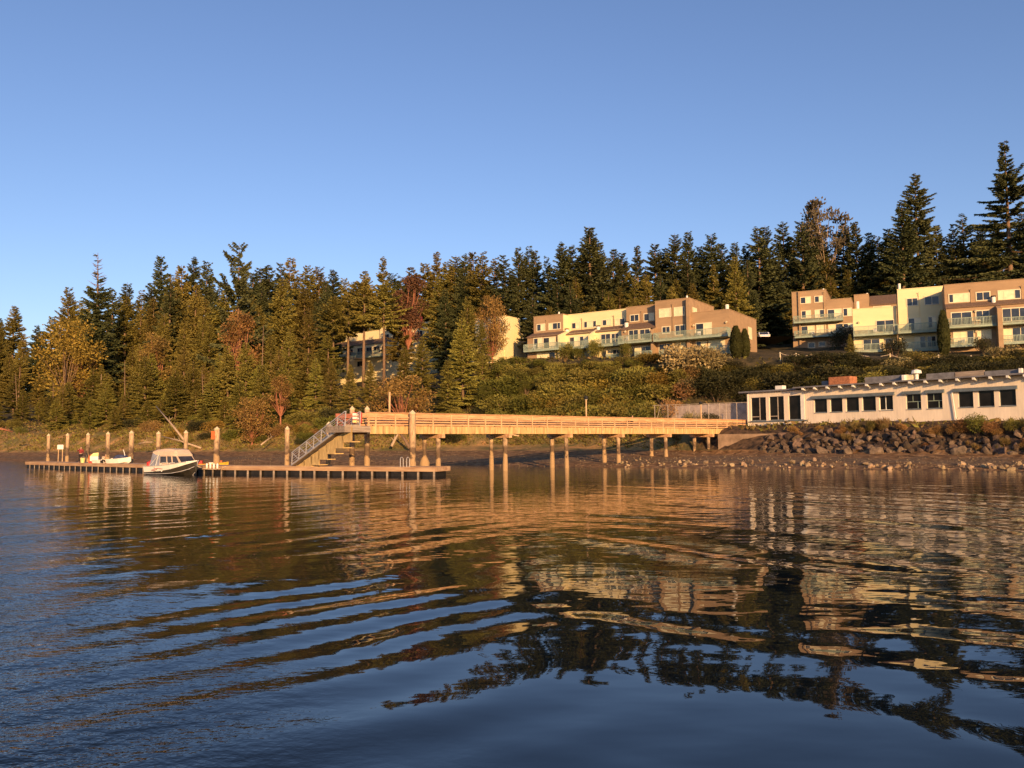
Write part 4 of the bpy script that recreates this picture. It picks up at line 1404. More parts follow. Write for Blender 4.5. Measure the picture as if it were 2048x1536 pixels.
bq_ = at(349, 950, 70.0)
hd = math.atan2(-.50, .86)
MBOAT = tag(empty('motor_boat', (bq_.x, bq_.y, 0), hd), 'white and dark motor boat with beige canvas top, moored at the dock', 'motor boat')
ST = [(-2.75, -.22, .92, .06, 1.05, .72), (-1.6, -.24, .95, .06, 1.10, .74), (-.4, -.24, .95, .08, 1.14, .80), (.7, -.22, .88, .14, 1.12, .89), (1.6, -.16, .66, .28, .98, 1.0), (2.3, -.02, .36, .48, .66, 1.10), (2.7, .20, .14, .68, .30, 1.16), (2.88, .45, .02, .84, .05, 1.2)]
lo, tp = hull_parts(MBOAT, ST, [.22, .30, .38, .48, .58, .70, .80, .85], 'hullwhite', 'hulldark')
mb = MB()
for a, b in zip(ST[:-1], ST[1:]):
    for sg in (-1, 1):
        mb.beam((a[0], sg * (a[4] + .015), a[5]), (b[0], sg * (b[4] + .015), b[5]), .05, .05)
mb.build('rub_rail', M['alu'], MBOAT)
MB().tube([(2.90, 0, 1.2), (2.86, 0, .8), (2.6, 0, .22), (2.2, 0, -.1)], .03, 6).build('stem_bar', M['alu'], MBOAT)
mb = MB()
for i in range(len(ST) - 2):
    a, b = ST[i], ST[i + 1]
    mb.beam((a[0], -a[2] - .02, a[3] + .02), (b[0], -b[2] - .02, b[3] + .02), .05, .04)
    mb.beam((a[0], a[2] + .02, a[3] + .02), (b[0], b[2] + .02, b[3] + .02), .05, .04)
mb.build('chine_strake', M['alu'], MBOAT)
# cabin: canvas roof over framed windows
def loft(secs, name, m, par, smooth=False):
    mb = MB()
    n = len(secs[0])
    for s in secs: mb.v += [tuple(p) for p in s]
    for i in range(len(secs) - 1):
        for k in range(n - 1):
            a = i * n + k
            mb.f.append((a, a + 1, a + n + 1, a + n))
    mb.f.append(tuple(range(n)))
    mb.f.append(tuple((len(secs) - 1) * n + k for k in range(n))[::-1])
    return mb.build(name, M[m], par, smooth)


def roofsec(x, hz, hw, ez):
    return [(x, -hw, ez), (x, -hw * .97, ez + (hz - ez) * .6), (x, -hw * .75, hz - .03), (x, 0, hz), (x, hw * .75, hz - .03), (x, hw * .97, ez + (hz - ez) * .6), (x, hw, ez)]


loft([roofsec(-1.75, 2.02, .86, 1.86), roofsec(-1.3, 2.16, .88, 1.70), roofsec(-.5, 2.22, .90, 1.62), roofsec(.35, 2.20, .90, 1.60), roofsec(.95, 2.12, .86, 1.58), roofsec(1.25, 1.78, .80, 1.56)], 'canvas_top', 'canvas', MBOAT)
cab = MB().hexa([(-.75, -.93, .74), (1.75, -.80, .95), (1.75, .80, .95), (-.75, .93, .74), (-.75, -.87, 1.66), (1.20, -.79, 1.60), (1.20, .79, 1.60), (-.75, .87, 1.66)]).build('cabin', M['canvas'], MBOAT)


def cabpt(x, z, off=.012):
    t = (z - .85) / .78
    return (x, -(.93 - .065 * t + off) + max(0, (x + .75) / 2.5) * .11 * (1 - t) + max(0, (x + .75) / 2.0) * .075 * t, z)


for x0, x1, x2, x3 in ((-.68, .08, .0, -.72), (.22, .74, .60, .12), (.88, 1.62, 1.22, .76)):
    MB().poly([cabpt(x0, 1.0), cabpt(x1, 1.02), cabpt(x2, 1.55), cabpt(x3, 1.56)]).build('window', M['boatglass'], cab)
MB().poly([(1.775, -.70, 1.02), (1.775, .70, 1.02), (1.26, .68, 1.56), (1.26, -.68, 1.56)]).build('windscreen', M['boatglass'], cab)
MB().hexa([(-2.05, -.95, .76), (-.76, -.94, .76), (-.76, .94, .76), (-2.05, .95, .76), (-1.74, -.86, 1.86), (-.76, -.87, 1.68), (-.76, .87, 1.68), (-1.74, .86, 1.86)]).build('side_curtain', M['vinyl'], MBOAT)
mb = MB()
mb.beam((-1.2, -.96, .78), (-.95, -.90, 1.7), .04, .03)
mb.beam((-1.95, -.97, .78), (-1.0, -.93, 1.6), .03, .02)
mb.build('curtain_seam', M['hullwhite'], MBOAT)
for x0, x1 in ((-.4, .5), (.65, 1.3)):
    MB().tube([(x0, -1.06, .84), (x0 + .06, -1.02, 1.02), (x1 - .06, -1.0, 1.06), (x1, -1.06, .92)], .02, 6).build('grab_rail', M['hullwhite'], MBOAT)
MB().tube([(-3.0, 0, .1), (-3.05, 0, .65), (-3.0, 0, .75), (-2.98, 0, 1.05), (-2.95, 0, 1.18)], [.09, .11, .22, .24, .10], 10).build('outboard_motor', M['black'], MBOAT)
MB().box(-2.55, -1.95, -.55, .15, .66, 1.22).build('red_box', M['red'], MBOAT)
MB().tube([(-2.35, -.75, .66), (-2.35, -.75, 1.05), (-2.35, -.75, 1.12)], [.2, .2, .08], 10).build('fuel_can', M['red'], MBOAT)
mb = MB()
for (xa, za, xb, zb) in ((-1.45, .46, -.75, .55), (-1.25, .62, -.85, .44), (-1.6, .40, -1.0, .36), (-.9, .56, -.1, .52)):
    mb.beam((xa, -1.10, za), (xb, -1.135, zb), .004, .045, (0, 0, 1))
mb.build('decal', M['signred'], tp)
MB().tube([(-.2, -1.10, .33), (-.2, -1.14, .33)], .06, 10).build('hull_fitting', M['hullwhite'], lo)
rp_ = tag(MB().tube([(0, 0, 0)] + [(0, 0, 0)], .01, 3, False).build('mooring_rope', M['rope']), 'thin pale mooring rope from the bow of the motor boat to the dock', 'rope')
bowp = Vector((bq_.x, bq_.y, 0)) + Matrix.Rotation(hd, 3, 'Z') @ Vector((2.8, 0, .72))
tgt = on_dock(455, .1)
mb = MB()
pts = [bowp.lerp(tgt, k / 8) - Vector((0, 0, .25 * math.sin(math.pi * k / 8))) for k in range(9)]
rp_.data = mb.tube(pts, .022, 6).mesh('mooring_rope', M['rope'])

# yellow skiff beyond the dock, gear on board
yq = at(421, 934, 76.5)
YS = tag(empty('skiff', (yq.x, yq.y, .12), R_(8)), 'small yellow skiff tied up behind the dock, right of the motor boat', 'skiff')
SK = [(-1.5, -.1, .45, .0, .62, .62), (-.5, -.1, .5, .0, .7, .62), (.6, -.08, .45, .05, .66, .66), (1.3, 0, .2, .2, .36, .74), (1.6, .25, .02, .45, .04, .8)]
hull_parts(YS, SK, [.3] * 5, 'yellow', 'yellow', floor_z=.35, deckmat='paleyellow')
for xx in (-.7, .4): MB().box(xx - .12, xx + .12, -.6, .6, .48, .53).build('thwart', M['white_paint'], YS)
for k, (xx, m_, lb) in enumerate(((-.95, 'red', 'red crate in the stern of the yellow skiff'), (.1, 'white_paint', 'white tub amidships in the yellow skiff'), (.75, 'orange', 'orange crate in the bow of the yellow skiff'))):
    w = Vector((yq.x, yq.y, .12)) + Matrix.Rotation(R_(8), 3, 'Z') @ Vector((xx, 0, .535 if k != 1 else .36))
    c = empty('crate' if m_ != 'white_paint' else 'tub', w, R_(8 + 10 * k))
    tag(c, lb, 'crate' if m_ != 'white_paint' else 'tub')
    mb = MB()
    mb.box(-.24, .24, -.2, .2, 0, .02)
    for q in ((-.24, -.21, -.2, .2), (.21, .24, -.2, .2), (-.21, .21, -.2, -.17), (-.21, .21, .17, .2)): mb.box(q[0], q[1], q[2], q[3], .021, .34)
    mb.build('body', M[m_], c)
    MB().box(-.26, .26, -.22, .22, .345, .38).build('lid', M[m_], c)
for k, px in enumerate((414, 421, 428, 435)):
    w = on_dock(px, -.1)
    f = tag(MB().tube([(0, 0, -.12), (0, 0, -.05), (0, 0, .30), (0, 0, .37)], [.03, .09, .09, .03], 10).build('fender', M['hullwhite'], None, True, loc=(w.x, w.y, .55)),
            'white cylindrical fender hanging on the dock edge in front of the yellow skiff', 'fender', 'white fenders on the dock edge')

# small white skiff with blue cover at the far dock
wq = on_dock(236, 1.5)
WS = tag(empty('covered_skiff', (wq.x, wq.y, .62), R_(-22)), 'small white skiff with a dark blue cover, pulled up on the far dock', 'skiff')
SW = [(-1.7, -.02, .4, .05, .6, .5), (-.6, -.02, .5, .05, .7, .5), (.6, -.02, .45, .08, .66, .55), (1.4, .05, .2, .22, .36, .64), (1.8, .25, .02, .42, .04, .72)]
hull_parts(WS, SW, [.35] * 5, 'hullwhite', 'hullwhite')
loft([roofsec(-.2, .62, .5, .5), roofsec(.2, .95, .55, .52), roofsec(.8, .92, .45, .56), roofsec(1.2, .72, .22, .62)], 'cover', 'bluecover', WS)
MB().tube([(.95, 0, .8), (.8, 0, 1.25), (.7, .0, 1.45)], .035, 6).build('tiller', M['hullwhite'], WS)
wq2 = on_dock(208, 1.2)
w2 = tag(empty('dinghy', (wq2.x, wq2.y, .62), R_(-22)), 'low pale dinghy with a dark seat beside the white skiff', 'dinghy')
hull_parts(w2, [(a * .75, b, c * .8, d, e * .8, f * .8) for a, b, c, d, e, f in SW], [.35] * 5, 'hullwhite', 'hullwhite')
MB().hexa([(-.3, -.3, .38), (.75, -.2, .40), (.75, .2, .40), (-.3, .3, .38), (0, -.25, .55), (.55, -.15, .75), (.55, .15, .75), (0, .25, .55)]).build('seat', M['bluecover'], w2)

# gear on the dock
q = on_dock(189.5, .9)
k_ = tag(empty('cool_box', q, .2), 'tall white cool box on a red base standing on the far dock', 'cool box')
MB().box(-.45, .45, -.3, .3, 0, .22).build('base', M['red'], k_)
MB().box(-.40, .40, -.27, .27, .223, .72).build('body', M['white_paint'], k_)
MB().hexa([(-.42, -.29, .723), (.42, -.29, .723), (.42, .29, .723), (-.42, .29, .723), (-.1, -.2, 1.05), (.42, -.2, 1.1), (.42, .2, 1.1), (-.1, .2, 1.05)]).build('lid', M['paleyellow'], k_)
q = on_dock(181.5, 1.3)
k_ = tag(empty('fuel_can', q), 'orange fuel can behind the white cool box', 'fuel can')
MB().box(-.18, .18, -.14, .14, 0, .75).build('body', M['orange'], k_)
MB().tube([(-.1, 0, .753), (-.06, 0, .88), (.1, 0, .88), (.12, 0, .753)], .03, 6).build('handle', M['orange'], k_)
q = on_dock(165.5, .55)
k_ = tag(empty('bucket', q), 'pale yellow bucket at the feet of the person in the dark red jacket', 'bucket')
MB().tube([(0, 0, .02), (0, 0, .5)], [.19, .25], 14).build('body', M['paleyellow'], k_)
MB().tube([(0, 0, .501), (0, 0, .54)], [.27, .27], 14).build('rim', M['paleyellow'], k_)
MB().tube([(-.25, 0, .5), (-.2, .1, .62), (0, .14, .68), (.2, .1, .62), (.25, 0, .5)], .012, 5).build('handle', M['alu'], k_)


# ------------------------------------------------------------------ people
def skin_mesh(name, joints, edges, m, parent, sub=1):
    me = bpy.data.meshes.new(name)
    me.from_pydata([j[0] for j in joints], edges, [])
    o = link(name, me, parent)
    md = o.modifiers.new('skin', 'SKIN')
    md.use_smooth_shade = True
    if not me.skin_vertices: 
        bpy.context.view_layer.objects.active = o
    lay = me.skin_vertices[0] if me.skin_vertices else None
    if lay:
        for i, j in enumerate(joints):
            r = j[1]
            lay.data[i].radius = (r, r) if not hasattr(r, '__len__') else r
            lay.data[i].use_root = (i == 0)
    s = o.modifiers.new('sub', 'SUBSURF')
    s.levels = s.render_levels = sub
    me.materials.append(m)
    return o


def chain(joints, edges, start, pts):
    prev = start
    for p in pts:
        joints.append(p)
        edges.append((prev, len(joints) - 1))
        prev = len(joints) - 1
    return prev


def person(loc, rz, label, J, jacket, trousers, hat=None, scale=1.0):
    o = tag(empty('person', loc, rz), label, 'person')
    o.scale = (scale,) * 3
    V3 = lambda k: Vector(J[k])
    jn, ed = [(V3('pelvis'), (.15, .11))], []
    ch = chain(jn, ed, 0, [(V3('waist'), (.14, .10)), (V3('chest'), (.17, .115)), (V3('neck'), (.06, .06)), (V3('head0'), (.075, .085)), (V3('head1'), (.085, .10)), (V3('head2'), (.06, .07))])
    for s in 'LR':
        wr = chain(jn, ed, 2, [(V3('sh' + s), (.065, .065)), (V3('el' + s), (.045, .045)), (V3('wr' + s), (.030, .028)), (V3('pa' + s), (.038, .018))])
        d = (V3('pa' + s) - V3('wr' + s)).normalized()
        side = d.cross(Vector((0, 1, .2))).normalized()
        for k, (a, ln) in enumerate(((-.03, .065), (-.01, .078), (.01, .074), (.03, .055))):
            b = V3('pa' + s) + side * a + d * .03
            chain(jn, ed, wr, [(b, .010), (b + d * ln * .55 + Vector((0, .012, 0)), .009), (b + d * ln + Vector((0, .03, 0)), .008)])
        th = V3('pa' + s) - side * .04 - d * .02
        chain(jn, ed, wr, [(th, .011), (th - side * .025 + d * .035, .009)])
        chain(jn, ed, 0, [(V3('hp' + s), (.095, .095)), (V3('kn' + s), (.062, .062)), (V3('an' + s), (.042, .042)), (V3('to' + s), (.045, .035))])
    skin_mesh('body', jn, ed, M['skin'], o)
    # clothing: jacket, trousers, shoes over the body
    jn, ed = [(V3('pelvis').lerp(V3('waist'), .4), (.175, .135))], []
    chain(jn, ed, 0, [(V3('waist'), (.17, .13)), (V3('chest'), (.195, .14)), (V3('chest').lerp(V3('neck'), .75), (.09, .085))])
    for s in 'LR':
        chain(jn, ed, 2, [(V3('sh' + s), (.088, .088)), (V3('el' + s), (.065, .065)), (V3('el' + s).lerp(V3('wr' + s), .9), (.048, .048))])
    skin_mesh('jacket', jn, ed, M[jacket], o)
    jn, ed = [(V3('pelvis'), (.165, .125))], []
    for s in 'LR':
        chain(jn, ed, 0, [(V3('hp' + s), (.108, .108)), (V3('kn' + s), (.078, .078)), (V3('an' + s), (.062, .062))])
    skin_mesh('trousers', jn, ed, M[trousers], o)
    for s in 'LR':
        skin_mesh('shoe', [(V3('an' + s) + Vector((0, 0, -.04)), (.05, .045)), (V3('to' + s), (.05, .04))], [(0, 1)], M['black'], o)
    h = V3('head1')
    up = (V3('head2') - V3('head0')).normalized()
    f = Vector(J['face']).normalized()
    sd = up.cross(f).normalized()
    skin_mesh('hair', [(h + up * .05 - f * .03, (.10, .09)), (h - f * .06 - up * .03, (.085, .085)), (h - f * .07 - up * .10, (.06, .05))], [(0, 1), (1, 2)], M[hat or 'hair'], o)
    mb = MB()
    mb.tube([h + f * .085 + up * .01, h + f * .12 - up * .03, h + f * .09 - up * .04], [.012, .02, .012], 6)
    mb.build('nose', M['skin'], o)
    for k in (-1, 1):
        MB().tube([h + sd * k * .035 + f * .088 + up * .02, h + sd * k * .035 + f * .10 + up * .02], .011, 8).build('eye', M['hair'], o)
        MB().tube([h + sd * k * .085 - up * .005, h + sd * k * .105 - f * .01], [.03, .022], 8).build('ear', M['skin'], o)
    MB().beam(h + f * .093 - up * .075 - sd * .025, h + f * .093 - up * .075 + sd * .025, .012, .012).build('mouth', M['signred'], o)
    return o


stand = dict(pelvis=(0, 0, .93), waist=(.0, -.01, 1.08), chest=(.02, -.04, 1.30), neck=(.04, -.06, 1.47), head0=(.05, -.09, 1.55), head1=(.06, -.10, 1.64), head2=(.06, -.10, 1.71),
             shL=(.21, -.03, 1.40), elL=(.30, -.10, 1.14), wrL=(.22, -.30, 1.02), paL=(.18, -.37, .99), shR=(-.17, -.03, 1.40), elR=(-.30, -.12, 1.22), wrR=(-.20, -.26, 1.42), paR=(-.14, -.30, 1.47),
             hpL=(.10, 0, .88), knL=(.12, -.03, .48), anL=(.12, .02, .08), toL=(.14, -.15, .04), hpR=(-.10, 0, .88), knR=(-.11, -.02, .48), anR=(-.12, .02, .08), toR=(-.14, -.15, .04), face=(.4, -.9, -.1))
sit = dict(pelvis=(0, .05, .16), waist=(.0, -.02, .32), chest=(.03, -.18, .54), neck=(.05, -.30, .66), head0=(.06, -.37, .71), head1=(.07, -.42, .78), head2=(.07, -.43, .85),
           shL=(.22, -.22, .60), elL=(.26, -.42, .40), wrL=(.14, -.60, .36), paL=(.10, -.67, .35), shR=(-.16, -.22, .60), elR=(-.22, -.42, .40), wrR=(-.10, -.60, .36), paR=(-.06, -.67, .35),
           hpL=(.11, 0, .16), knL=(.15, -.42, .46), anL=(.14, -.50, .08), toL=(.15, -.66, .04), hpR=(-.11, 0, .16), knR=(-.15, -.42, .46), anR=(-.14, -.50, .08), toR=(-.15, -.66, .04), face=(.1, -.8, -.3))
person(on_dock(161, 1.2), R_(15), 'standing person in a dark red jacket, one arm raised, on the far dock', stand, 'jacket', 'trousers', scale=1.0)
person(on_dock(206, 0.62), R_(60), 'crouching person in a pale shirt and pale cap, bent forward beside the dinghy', sit, 'shirt', 'trousers', hat='shirt', scale=1.08)
stand2 = dict(stand, elR=(-.28, -.02, 1.14), wrR=(-.26, -.2, 1.02), paR=(-.25, -.27, .99))
w = FP.p0 + FP.u * FP.x(1262, -1.2) + FP.n * 1.3
person((w.x, w.y, zF1 - .02), R_(40), 'person in a pale shirt leaning behind the pier railing near the shore', stand2, 'shirt', 'trousers', scale=.78)

# parked car
q = at(1527, 683, 142)
q.z = gz(q.x, q.y)
zc = at(1527, 681.5, 142).z
car = tag(empty('parked_car', (q.x, q.y, zc), R_(-100)), 'white car parked in the shade between the tan apartment blocks', 'car')
pr = [(-2.1, .35), (2.1, .35), (2.15, .6), (2.0, .85), (1.2, .95), (.55, 1.42), (-1.1, 1.45), (-1.8, 1.0), (-2.12, .9)]
MB().extrude(pr, -.85, .85).build('body', M['carpaint'], car)
for k in (-1, 1):
    for xx in (-1.3, 1.3):
        wh = MB().tube([(xx, k * .86, .33), (xx, k * .66, .33)], .33, 14).build('wheel', M['black'], car)
        MB().tube([(xx, k * .875, .33), (xx, k * .862, .33)], .19, 10).build('rim', M['alu'], wh)
    MB().poly([(.5, k * .856, 1.34), (1.05, k * .856, .98), (-1.65, k * .856, 1.02), (-1.1, k * .856, 1.36)]).build('side_window', M['glass'], car)
    MB().box(2.04, 2.17, k * .72 - .16, k * .72 + .16, .62, .78).build('headlight', M['trim'], car)
MB().poly([(1.2, -.74, .965), (1.2, .74, .965), (.58, .66, 1.40), (.58, -.66, 1.40)]).build('windscreen', M['glass'], car)
MB().box(2.10, 2.2, -.8, .8, .36, .52).build('bumper', M['alu'], car)
b_ = at(1500, 690, 139); c_ = at(1580, 690, 139)
dv = MB()
for i in range(8):
    for j in range(5):
        x0, x1 = b_.x - 1 + i * 1.0, b_.x + i * 1.0
        y0, y1 = 136 + j * 2.2, 136 + (j + 1) * 2.2
        dv.poly([(x0, y0, zc - .02), (x1, y0, zc - .02), (x1, y1, zc - .02), (x0, y1, zc - .02)])
tag(dv.build('driveway', M['asphalt']), None, None, None, 'structure')

# rope fence along the top of the hedge, right
pts_px = [(1560, 706), (1592, 707.5), (1622, 708.5), (1658, 709), (1688, 709.5), (1718, 710), (1780, 709), (1813, 712), (1845, 711), (1877, 711), (1909, 712), (1942, 712.5), (1978, 713), (2011, 714), (2046, 715)]
rf = None
base = None
Pw = [at(px, py, 110.5 - (px - 1560) * .012) for px, py in pts_px]
rf = tag(empty('rope_fence', (Pw[0].x, Pw[0].y, Pw[0].z - 1.0)), 'rope fence with short white posts along the top of the hedge below the right-hand blocks', 'fence')
o0 = Vector(rf.location)
for p_ in Pw:
    q = p_ - o0
    MB().tube([q + Vector((0, 0, -1.3)), q + Vector((0, 0, .08)), q + Vector((0, 0, .13))], [.07, .07, .04], 8).build('post', M['trim'], rf)
mb = MB()
for a, b in zip(Pw[:-1], Pw[1:]):
    n = 6
    mb.tube([(a - o0).lerp(b - o0, k / n) + Vector((0, -.1, -.28 * math.sin(math.pi * k / n))) for k in range(n + 1)], .028, 5)
mb.build('rope', M['rope'], rf)
#@@VEG
# ------------------------------------------------------------------ rocks
def rock_mesh(seed):
    r = np.random.RandomState(seed)
    import bmesh
    bm = bmesh.new()
    bmesh.ops.create_icosphere(bm, subdivisions=2, radius=1.0)
    planes = [(Vector(r.randn(3)).normalized(), r.uniform(.38, .75)) for _ in range(8)]
    for v in bm.verts:
        for n, d in planes:
            k = v.co.dot(n)
            if k > d: v.co -= n * (k - d)
        v.co *= 1 + r.uniform(-.05, .05)
    me = bpy.data.meshes.new('rock')
    bm.to_mesh(me)
    bm.free()
    return me


rk = [rock_mesh(100 + k) for k in range(7)]
rk2 = []
for me in rk:
    c = me.copy()
    me.materials.append(M['rock'])
    c.materials.append(M['beachstone'])
    rk2.append(c)
placed = []


def place_rock(x, y, s, meshes, label, cat, group, sink=.25, zoff=0.0):
    o = bpy.data.objects.new('rock', meshes[rnd.randrange(len(meshes))])
    COL.objects.link(o)
    o.location = (x, y, gz(x, y) + s * (.5 - sink) + zoff)
    o.rotation_euler = (rnd.uniform(-1.2, 1.2), rnd.uniform(-1.2, 1.2), rnd.uniform(0, 6.28))
    o.scale = (s * rnd.uniform(.85, 1.3), s * rnd.uniform(.75, 1.1), s * rnd.uniform(.65, 1.1))
    tag(o, label, cat, group)
    return o


n = 0
while n < 255:
    x = rnd.uniform(24.5, 50)
    t = rnd.betavariate(1.2, 1.3) * 1.05 - .2
    ya, yb = float(ctrl(x, 1, 0)), float(ctrl(x, 2, 0))
    y = ya + (yb - ya) * t
    px = 1024 + F_PX * x / y
    if px > 2075 or px < 1518: continue
    s = rnd.choice((rnd.uniform(.18, .36), rnd.uniform(.32, .62))) * (1.15 if rnd.random() < .2 else 1) * (1.15 - .35 * t)
    if any((x - a) ** 2 + (y - b) ** 2 < (.75 * (s + c)) ** 2 * .42 for a, b, c in placed): 
        if rnd.random() < .8: continue
    placed.append((x, y, s))
    place_rock(x, y, s, rk, 'brown riprap boulder on the rocky bank below the white building', 'boulder', 'riprap boulders below the white building')
    n += 1
n = 0
while n < 100:
    x = rnd.uniform(9, 40)
    ya, yb = float(ctrl(x, 0, 0)), float(ctrl(x, 1, 0))
    t = rnd.betavariate(1.4, 3.2) * .55
    y = ya + (yb - ya) * t
    px = 1024 + F_PX * x / y
    if px > 2070 or px < 1235: continue
    place_rock(x, y, rnd.uniform(.12, .34), rk2, 'pale stone at the water line of the dark beach at right', 'stone', 'pale stones along the water line', .2)
    n += 1
# pebbles nobody could count
rs = np.random.RandomState(4)
Vs, Fs = [], []
tet = np.array([(1, 0, -.3), (-.5, .87, -.3), (-.5, -.87, -.3), (.1, .1, .7)])
base = 0
for k in range(2600):
    x = rs.uniform(-40, 42)
    ya, yb = float(ctrl(x, 0, 0)), float(ctrl(x, 1, 0))
    y = ya + (yb - ya) * (rs.beta(1.2, 2.0) if x > 5 else rs.rand())
    s = rs.uniform(.03, .13) * (1 if x > 5 else .8)
    a = rs.rand() * 6.28
    R2 = np.array([[math.cos(a), -math.sin(a), 0], [math.sin(a), math.cos(a), 0], [0, 0, 1]])
    Vs.append((tet * s * rs.uniform(.6, 1.3, 3)) @ R2.T + np.array([x, y, gz(x, y) + s * .15]))
    Fs.append(np.array([(0, 1, 3), (1, 2, 3), (2, 0, 3), (0, 2, 1)]) + base)
    base += 4
tag(link('pebbles', np_mesh('pebbles', np.concatenate(Vs), np.concatenate(Fs), M['beachstone'])), None, None, None, 'stuff')

# ------------------------------------------------------------------ vegetation generators
def kites(c, d, n, l, w):
    """kite-shaped leaf quads from arrays: base point, direction, rough normal, length, width"""
    d = d / np.linalg.norm(d, axis=1, keepdims=True)
    s = np.cross(d, n)
    s /= np.linalg.norm(s, axis=1, keepdims=True) + 1e-9
    l, w = l[:, None], w[:, None]
    q = np.stack([c, c + d * l * .45 + s * w * .5, c + d * l, c + d * l * .45 - s * w * .5], 1)
    V = q.reshape(-1, 3)
    Fq = np.arange(len(V)).reshape(-1, 4)
    return V, Fq


def conifer(seed, H=22.0, R=3.2, c0=.25, gap=.12, droop=.25, power=1.0, dead_top=0.0, whorl=.55, flag=0.0, stubs=True, irregular=.18, spray=1.12, rise=.55):
    r = np.random.RandomState(seed)
    tb = MB()
    rr = random.Random(seed)
    bend = [(rr.uniform(-.25, .25) * k, rr.uniform(-.25, .25) * k) for k in (0, .3, .7, 1)]
    tb.tube([(bend[k][0], bend[k][1], z * H) for k, z in enumerate((-.06, .3, .7, 1.0))], [.32 * H / 22, .25 * H / 22, .13 * H / 22, .02], 8)
    bx = lambda z: np.array([np.interp(z / H, (-.06, .3, .7, 1), [b[0] for b in bend]), np.interp(z / H, (-.06, .3, .7, 1), [b[1] for b in bend])])
    C, D, N, L, W = [], [], [], [], []
    z = c0 * H
    lobes = r.rand(3) * 6.28
    while z < H * .99:
        t = (z - c0 * H) / (H - c0 * H)
        prof = (1 - t) ** power * (.55 + .45 * min(1, t / .12)) + .02
        for b in range(r.randint(5, 8) if t < .85 else 4):
            if r.rand() < gap: continue
            az = r.rand() * 6.28
            ln = R * prof * r.uniform(.62, 1.0 + irregular) * (1 + irregular * math.sin(az * 2 + lobes[0] + t * 5)) + .22
            if flag and math.cos(az) < -.1: ln *= 1 - flag
            if r.rand() < .05: ln *= 1.3
            sl = rise * t - droop * (1 - t) + r.uniform(-.12, .12)
            hor = np.array([math.cos(az), math.sin(az)])
            o = bx(z)
            isdead = dead_top and t > 1 - dead_top and r.rand() < .9
            if isdead or (ln > 1.4 and r.rand() < .35):
                tb.tube([(o[0], o[1], z), (o[0] + hor[0] * ln * .6, o[1] + hor[1] * ln * .6, z + sl * ln * .6), (o[0] + hor[0] * ln, o[1] + hor[1] * ln, z + sl * ln + .12 * ln)], [.05, .035, .012], 4, False)
            if isdead: continue
            step = .26
            for q in np.arange(max(.18, .22 * ln), ln + .05, step):
                u = q / ln
                pz = z + sl * q + .16 * ln * u * u - .0
                p = np.array([o[0] + hor[0] * q, o[1] + hor[1] * q, pz])
                size = spray * (.34 + .36 * (1 - abs(u - .5))) * (.55 + .5 * (1 - t)) 
                for a, dz in ((0, .05), (.85, -.15), (-.85, -.15), (.4, -.45), (-.4, -.45), (0, -.75), (1.4, -.5), (-1.4, -.5)):
                    a += r.uniform(-.3, .3)
                    ca, sa = math.cos(az + a), math.sin(az + a)
                    C.append(p)
                    D.append((ca, sa, dz + sl * .5 + r.uniform(-.2, .2)))
                    N.append(tuple(r.randn(3) * .8 + np.array([0, 0, .5])))
                    L.append(size * r.uniform(.75, 1.3))
                    W.append(size * r.uniform(.34, .52))
        z += whorl * r.uniform(.75, 1.2) * (1 - .35 * t)
    if stubs:
        for k in range(int(14 * c0 / .3)):
            zz = rr.uniform(.05, c0) * H
            a = rr.uniform(0, 6.28)
            q = rr.uniform(.4, 1.8)
            o = bx(zz)
            tb.tube([(o[0], o[1], zz), (o[0] + q * math.cos(a), o[1] + q * math.sin(a), zz + rr.uniform(-.3, .2))], [.035, .012], 4, False)
    V, Fq = kites(np.array(C), np.array(D), np.array(N), np.array(L), np.array(W))
    return tb, V, Fq


def broadleaf(seed, H=10.0, R=4.0, nclump=26, leaf=.26, per=150, c0=.35, up=1.0, crs=1.0, limb=.20, loose=1.0, upright=0.0):
    """many limbs from a leaning trunk, each ending in a loose clump of leaves"""
    r = np.random.RandomState(seed)
    rr = random.Random(seed)
    tb = MB()
    C, D, N, L, W = [], [], [], [], []
    lean = (rr.uniform(-.12, .12) * H, rr.uniform(-.08, .08) * H)
    fork = c0 * H * .75
    tb.tube([(0, 0, -.8), (lean[0] * .3, lean[1] * .3, fork * .5), (lean[0] * .6, lean[1] * .6, fork)], [limb * 1.25, limb * 1.05, limb * .9], 8)
    for k in range(nclump):
        while True:
            p = r.uniform(-1, 1, 3)
            if .25 < np.linalg.norm(p) < 1: break
        cz = H * (c0 + (1 - c0) * (.5 + .5 * p[2]))
        wr = R * (1.0 - .35 * max(0, p[2])) * crs
        c = np.array([p[0] * wr + lean[0], p[1] * wr + lean[1], cz])
        tip = Vector(c)
        st = Vector((lean[0] * .6, lean[1] * .6, fork))
        mid = st.lerp(tip, .5) + Vector((rr.uniform(-.5, .5), rr.uniform(-.5, .5), rr.uniform(.0, .5)))
        tb.tube([st, mid, tip], [limb * .42, limb * .26, limb * .1], 5, False)
        rad = R * r.uniform(.22, .38) * loose
        m = int(per * r.uniform(.7, 1.3))
        q = r.randn(m, 3)
        q /= np.linalg.norm(q, axis=1, keepdims=True)
        q *= (r.rand(m, 1) ** .45)
        pos = c + q * rad * np.array([1.15, 1.15, .75])
        C.append(pos)
        dd = q + r.randn(m, 3) * .6
        dd[:, 2] = dd[:, 2] * (.6) + upright
        D.append(dd)
        N.append(r.randn(m, 3) * .6 + np.array([0, 0, .8]))
        L.append(leaf * r.uniform(.7, 1.4, m))
        W.append(leaf * r.uniform(.45, .75, m))
    V, Fq = kites(np.concatenate(C), np.concatenate(D), np.concatenate(N), np.concatenate(L), np.concatenate(W))
    return tb, V, Fq


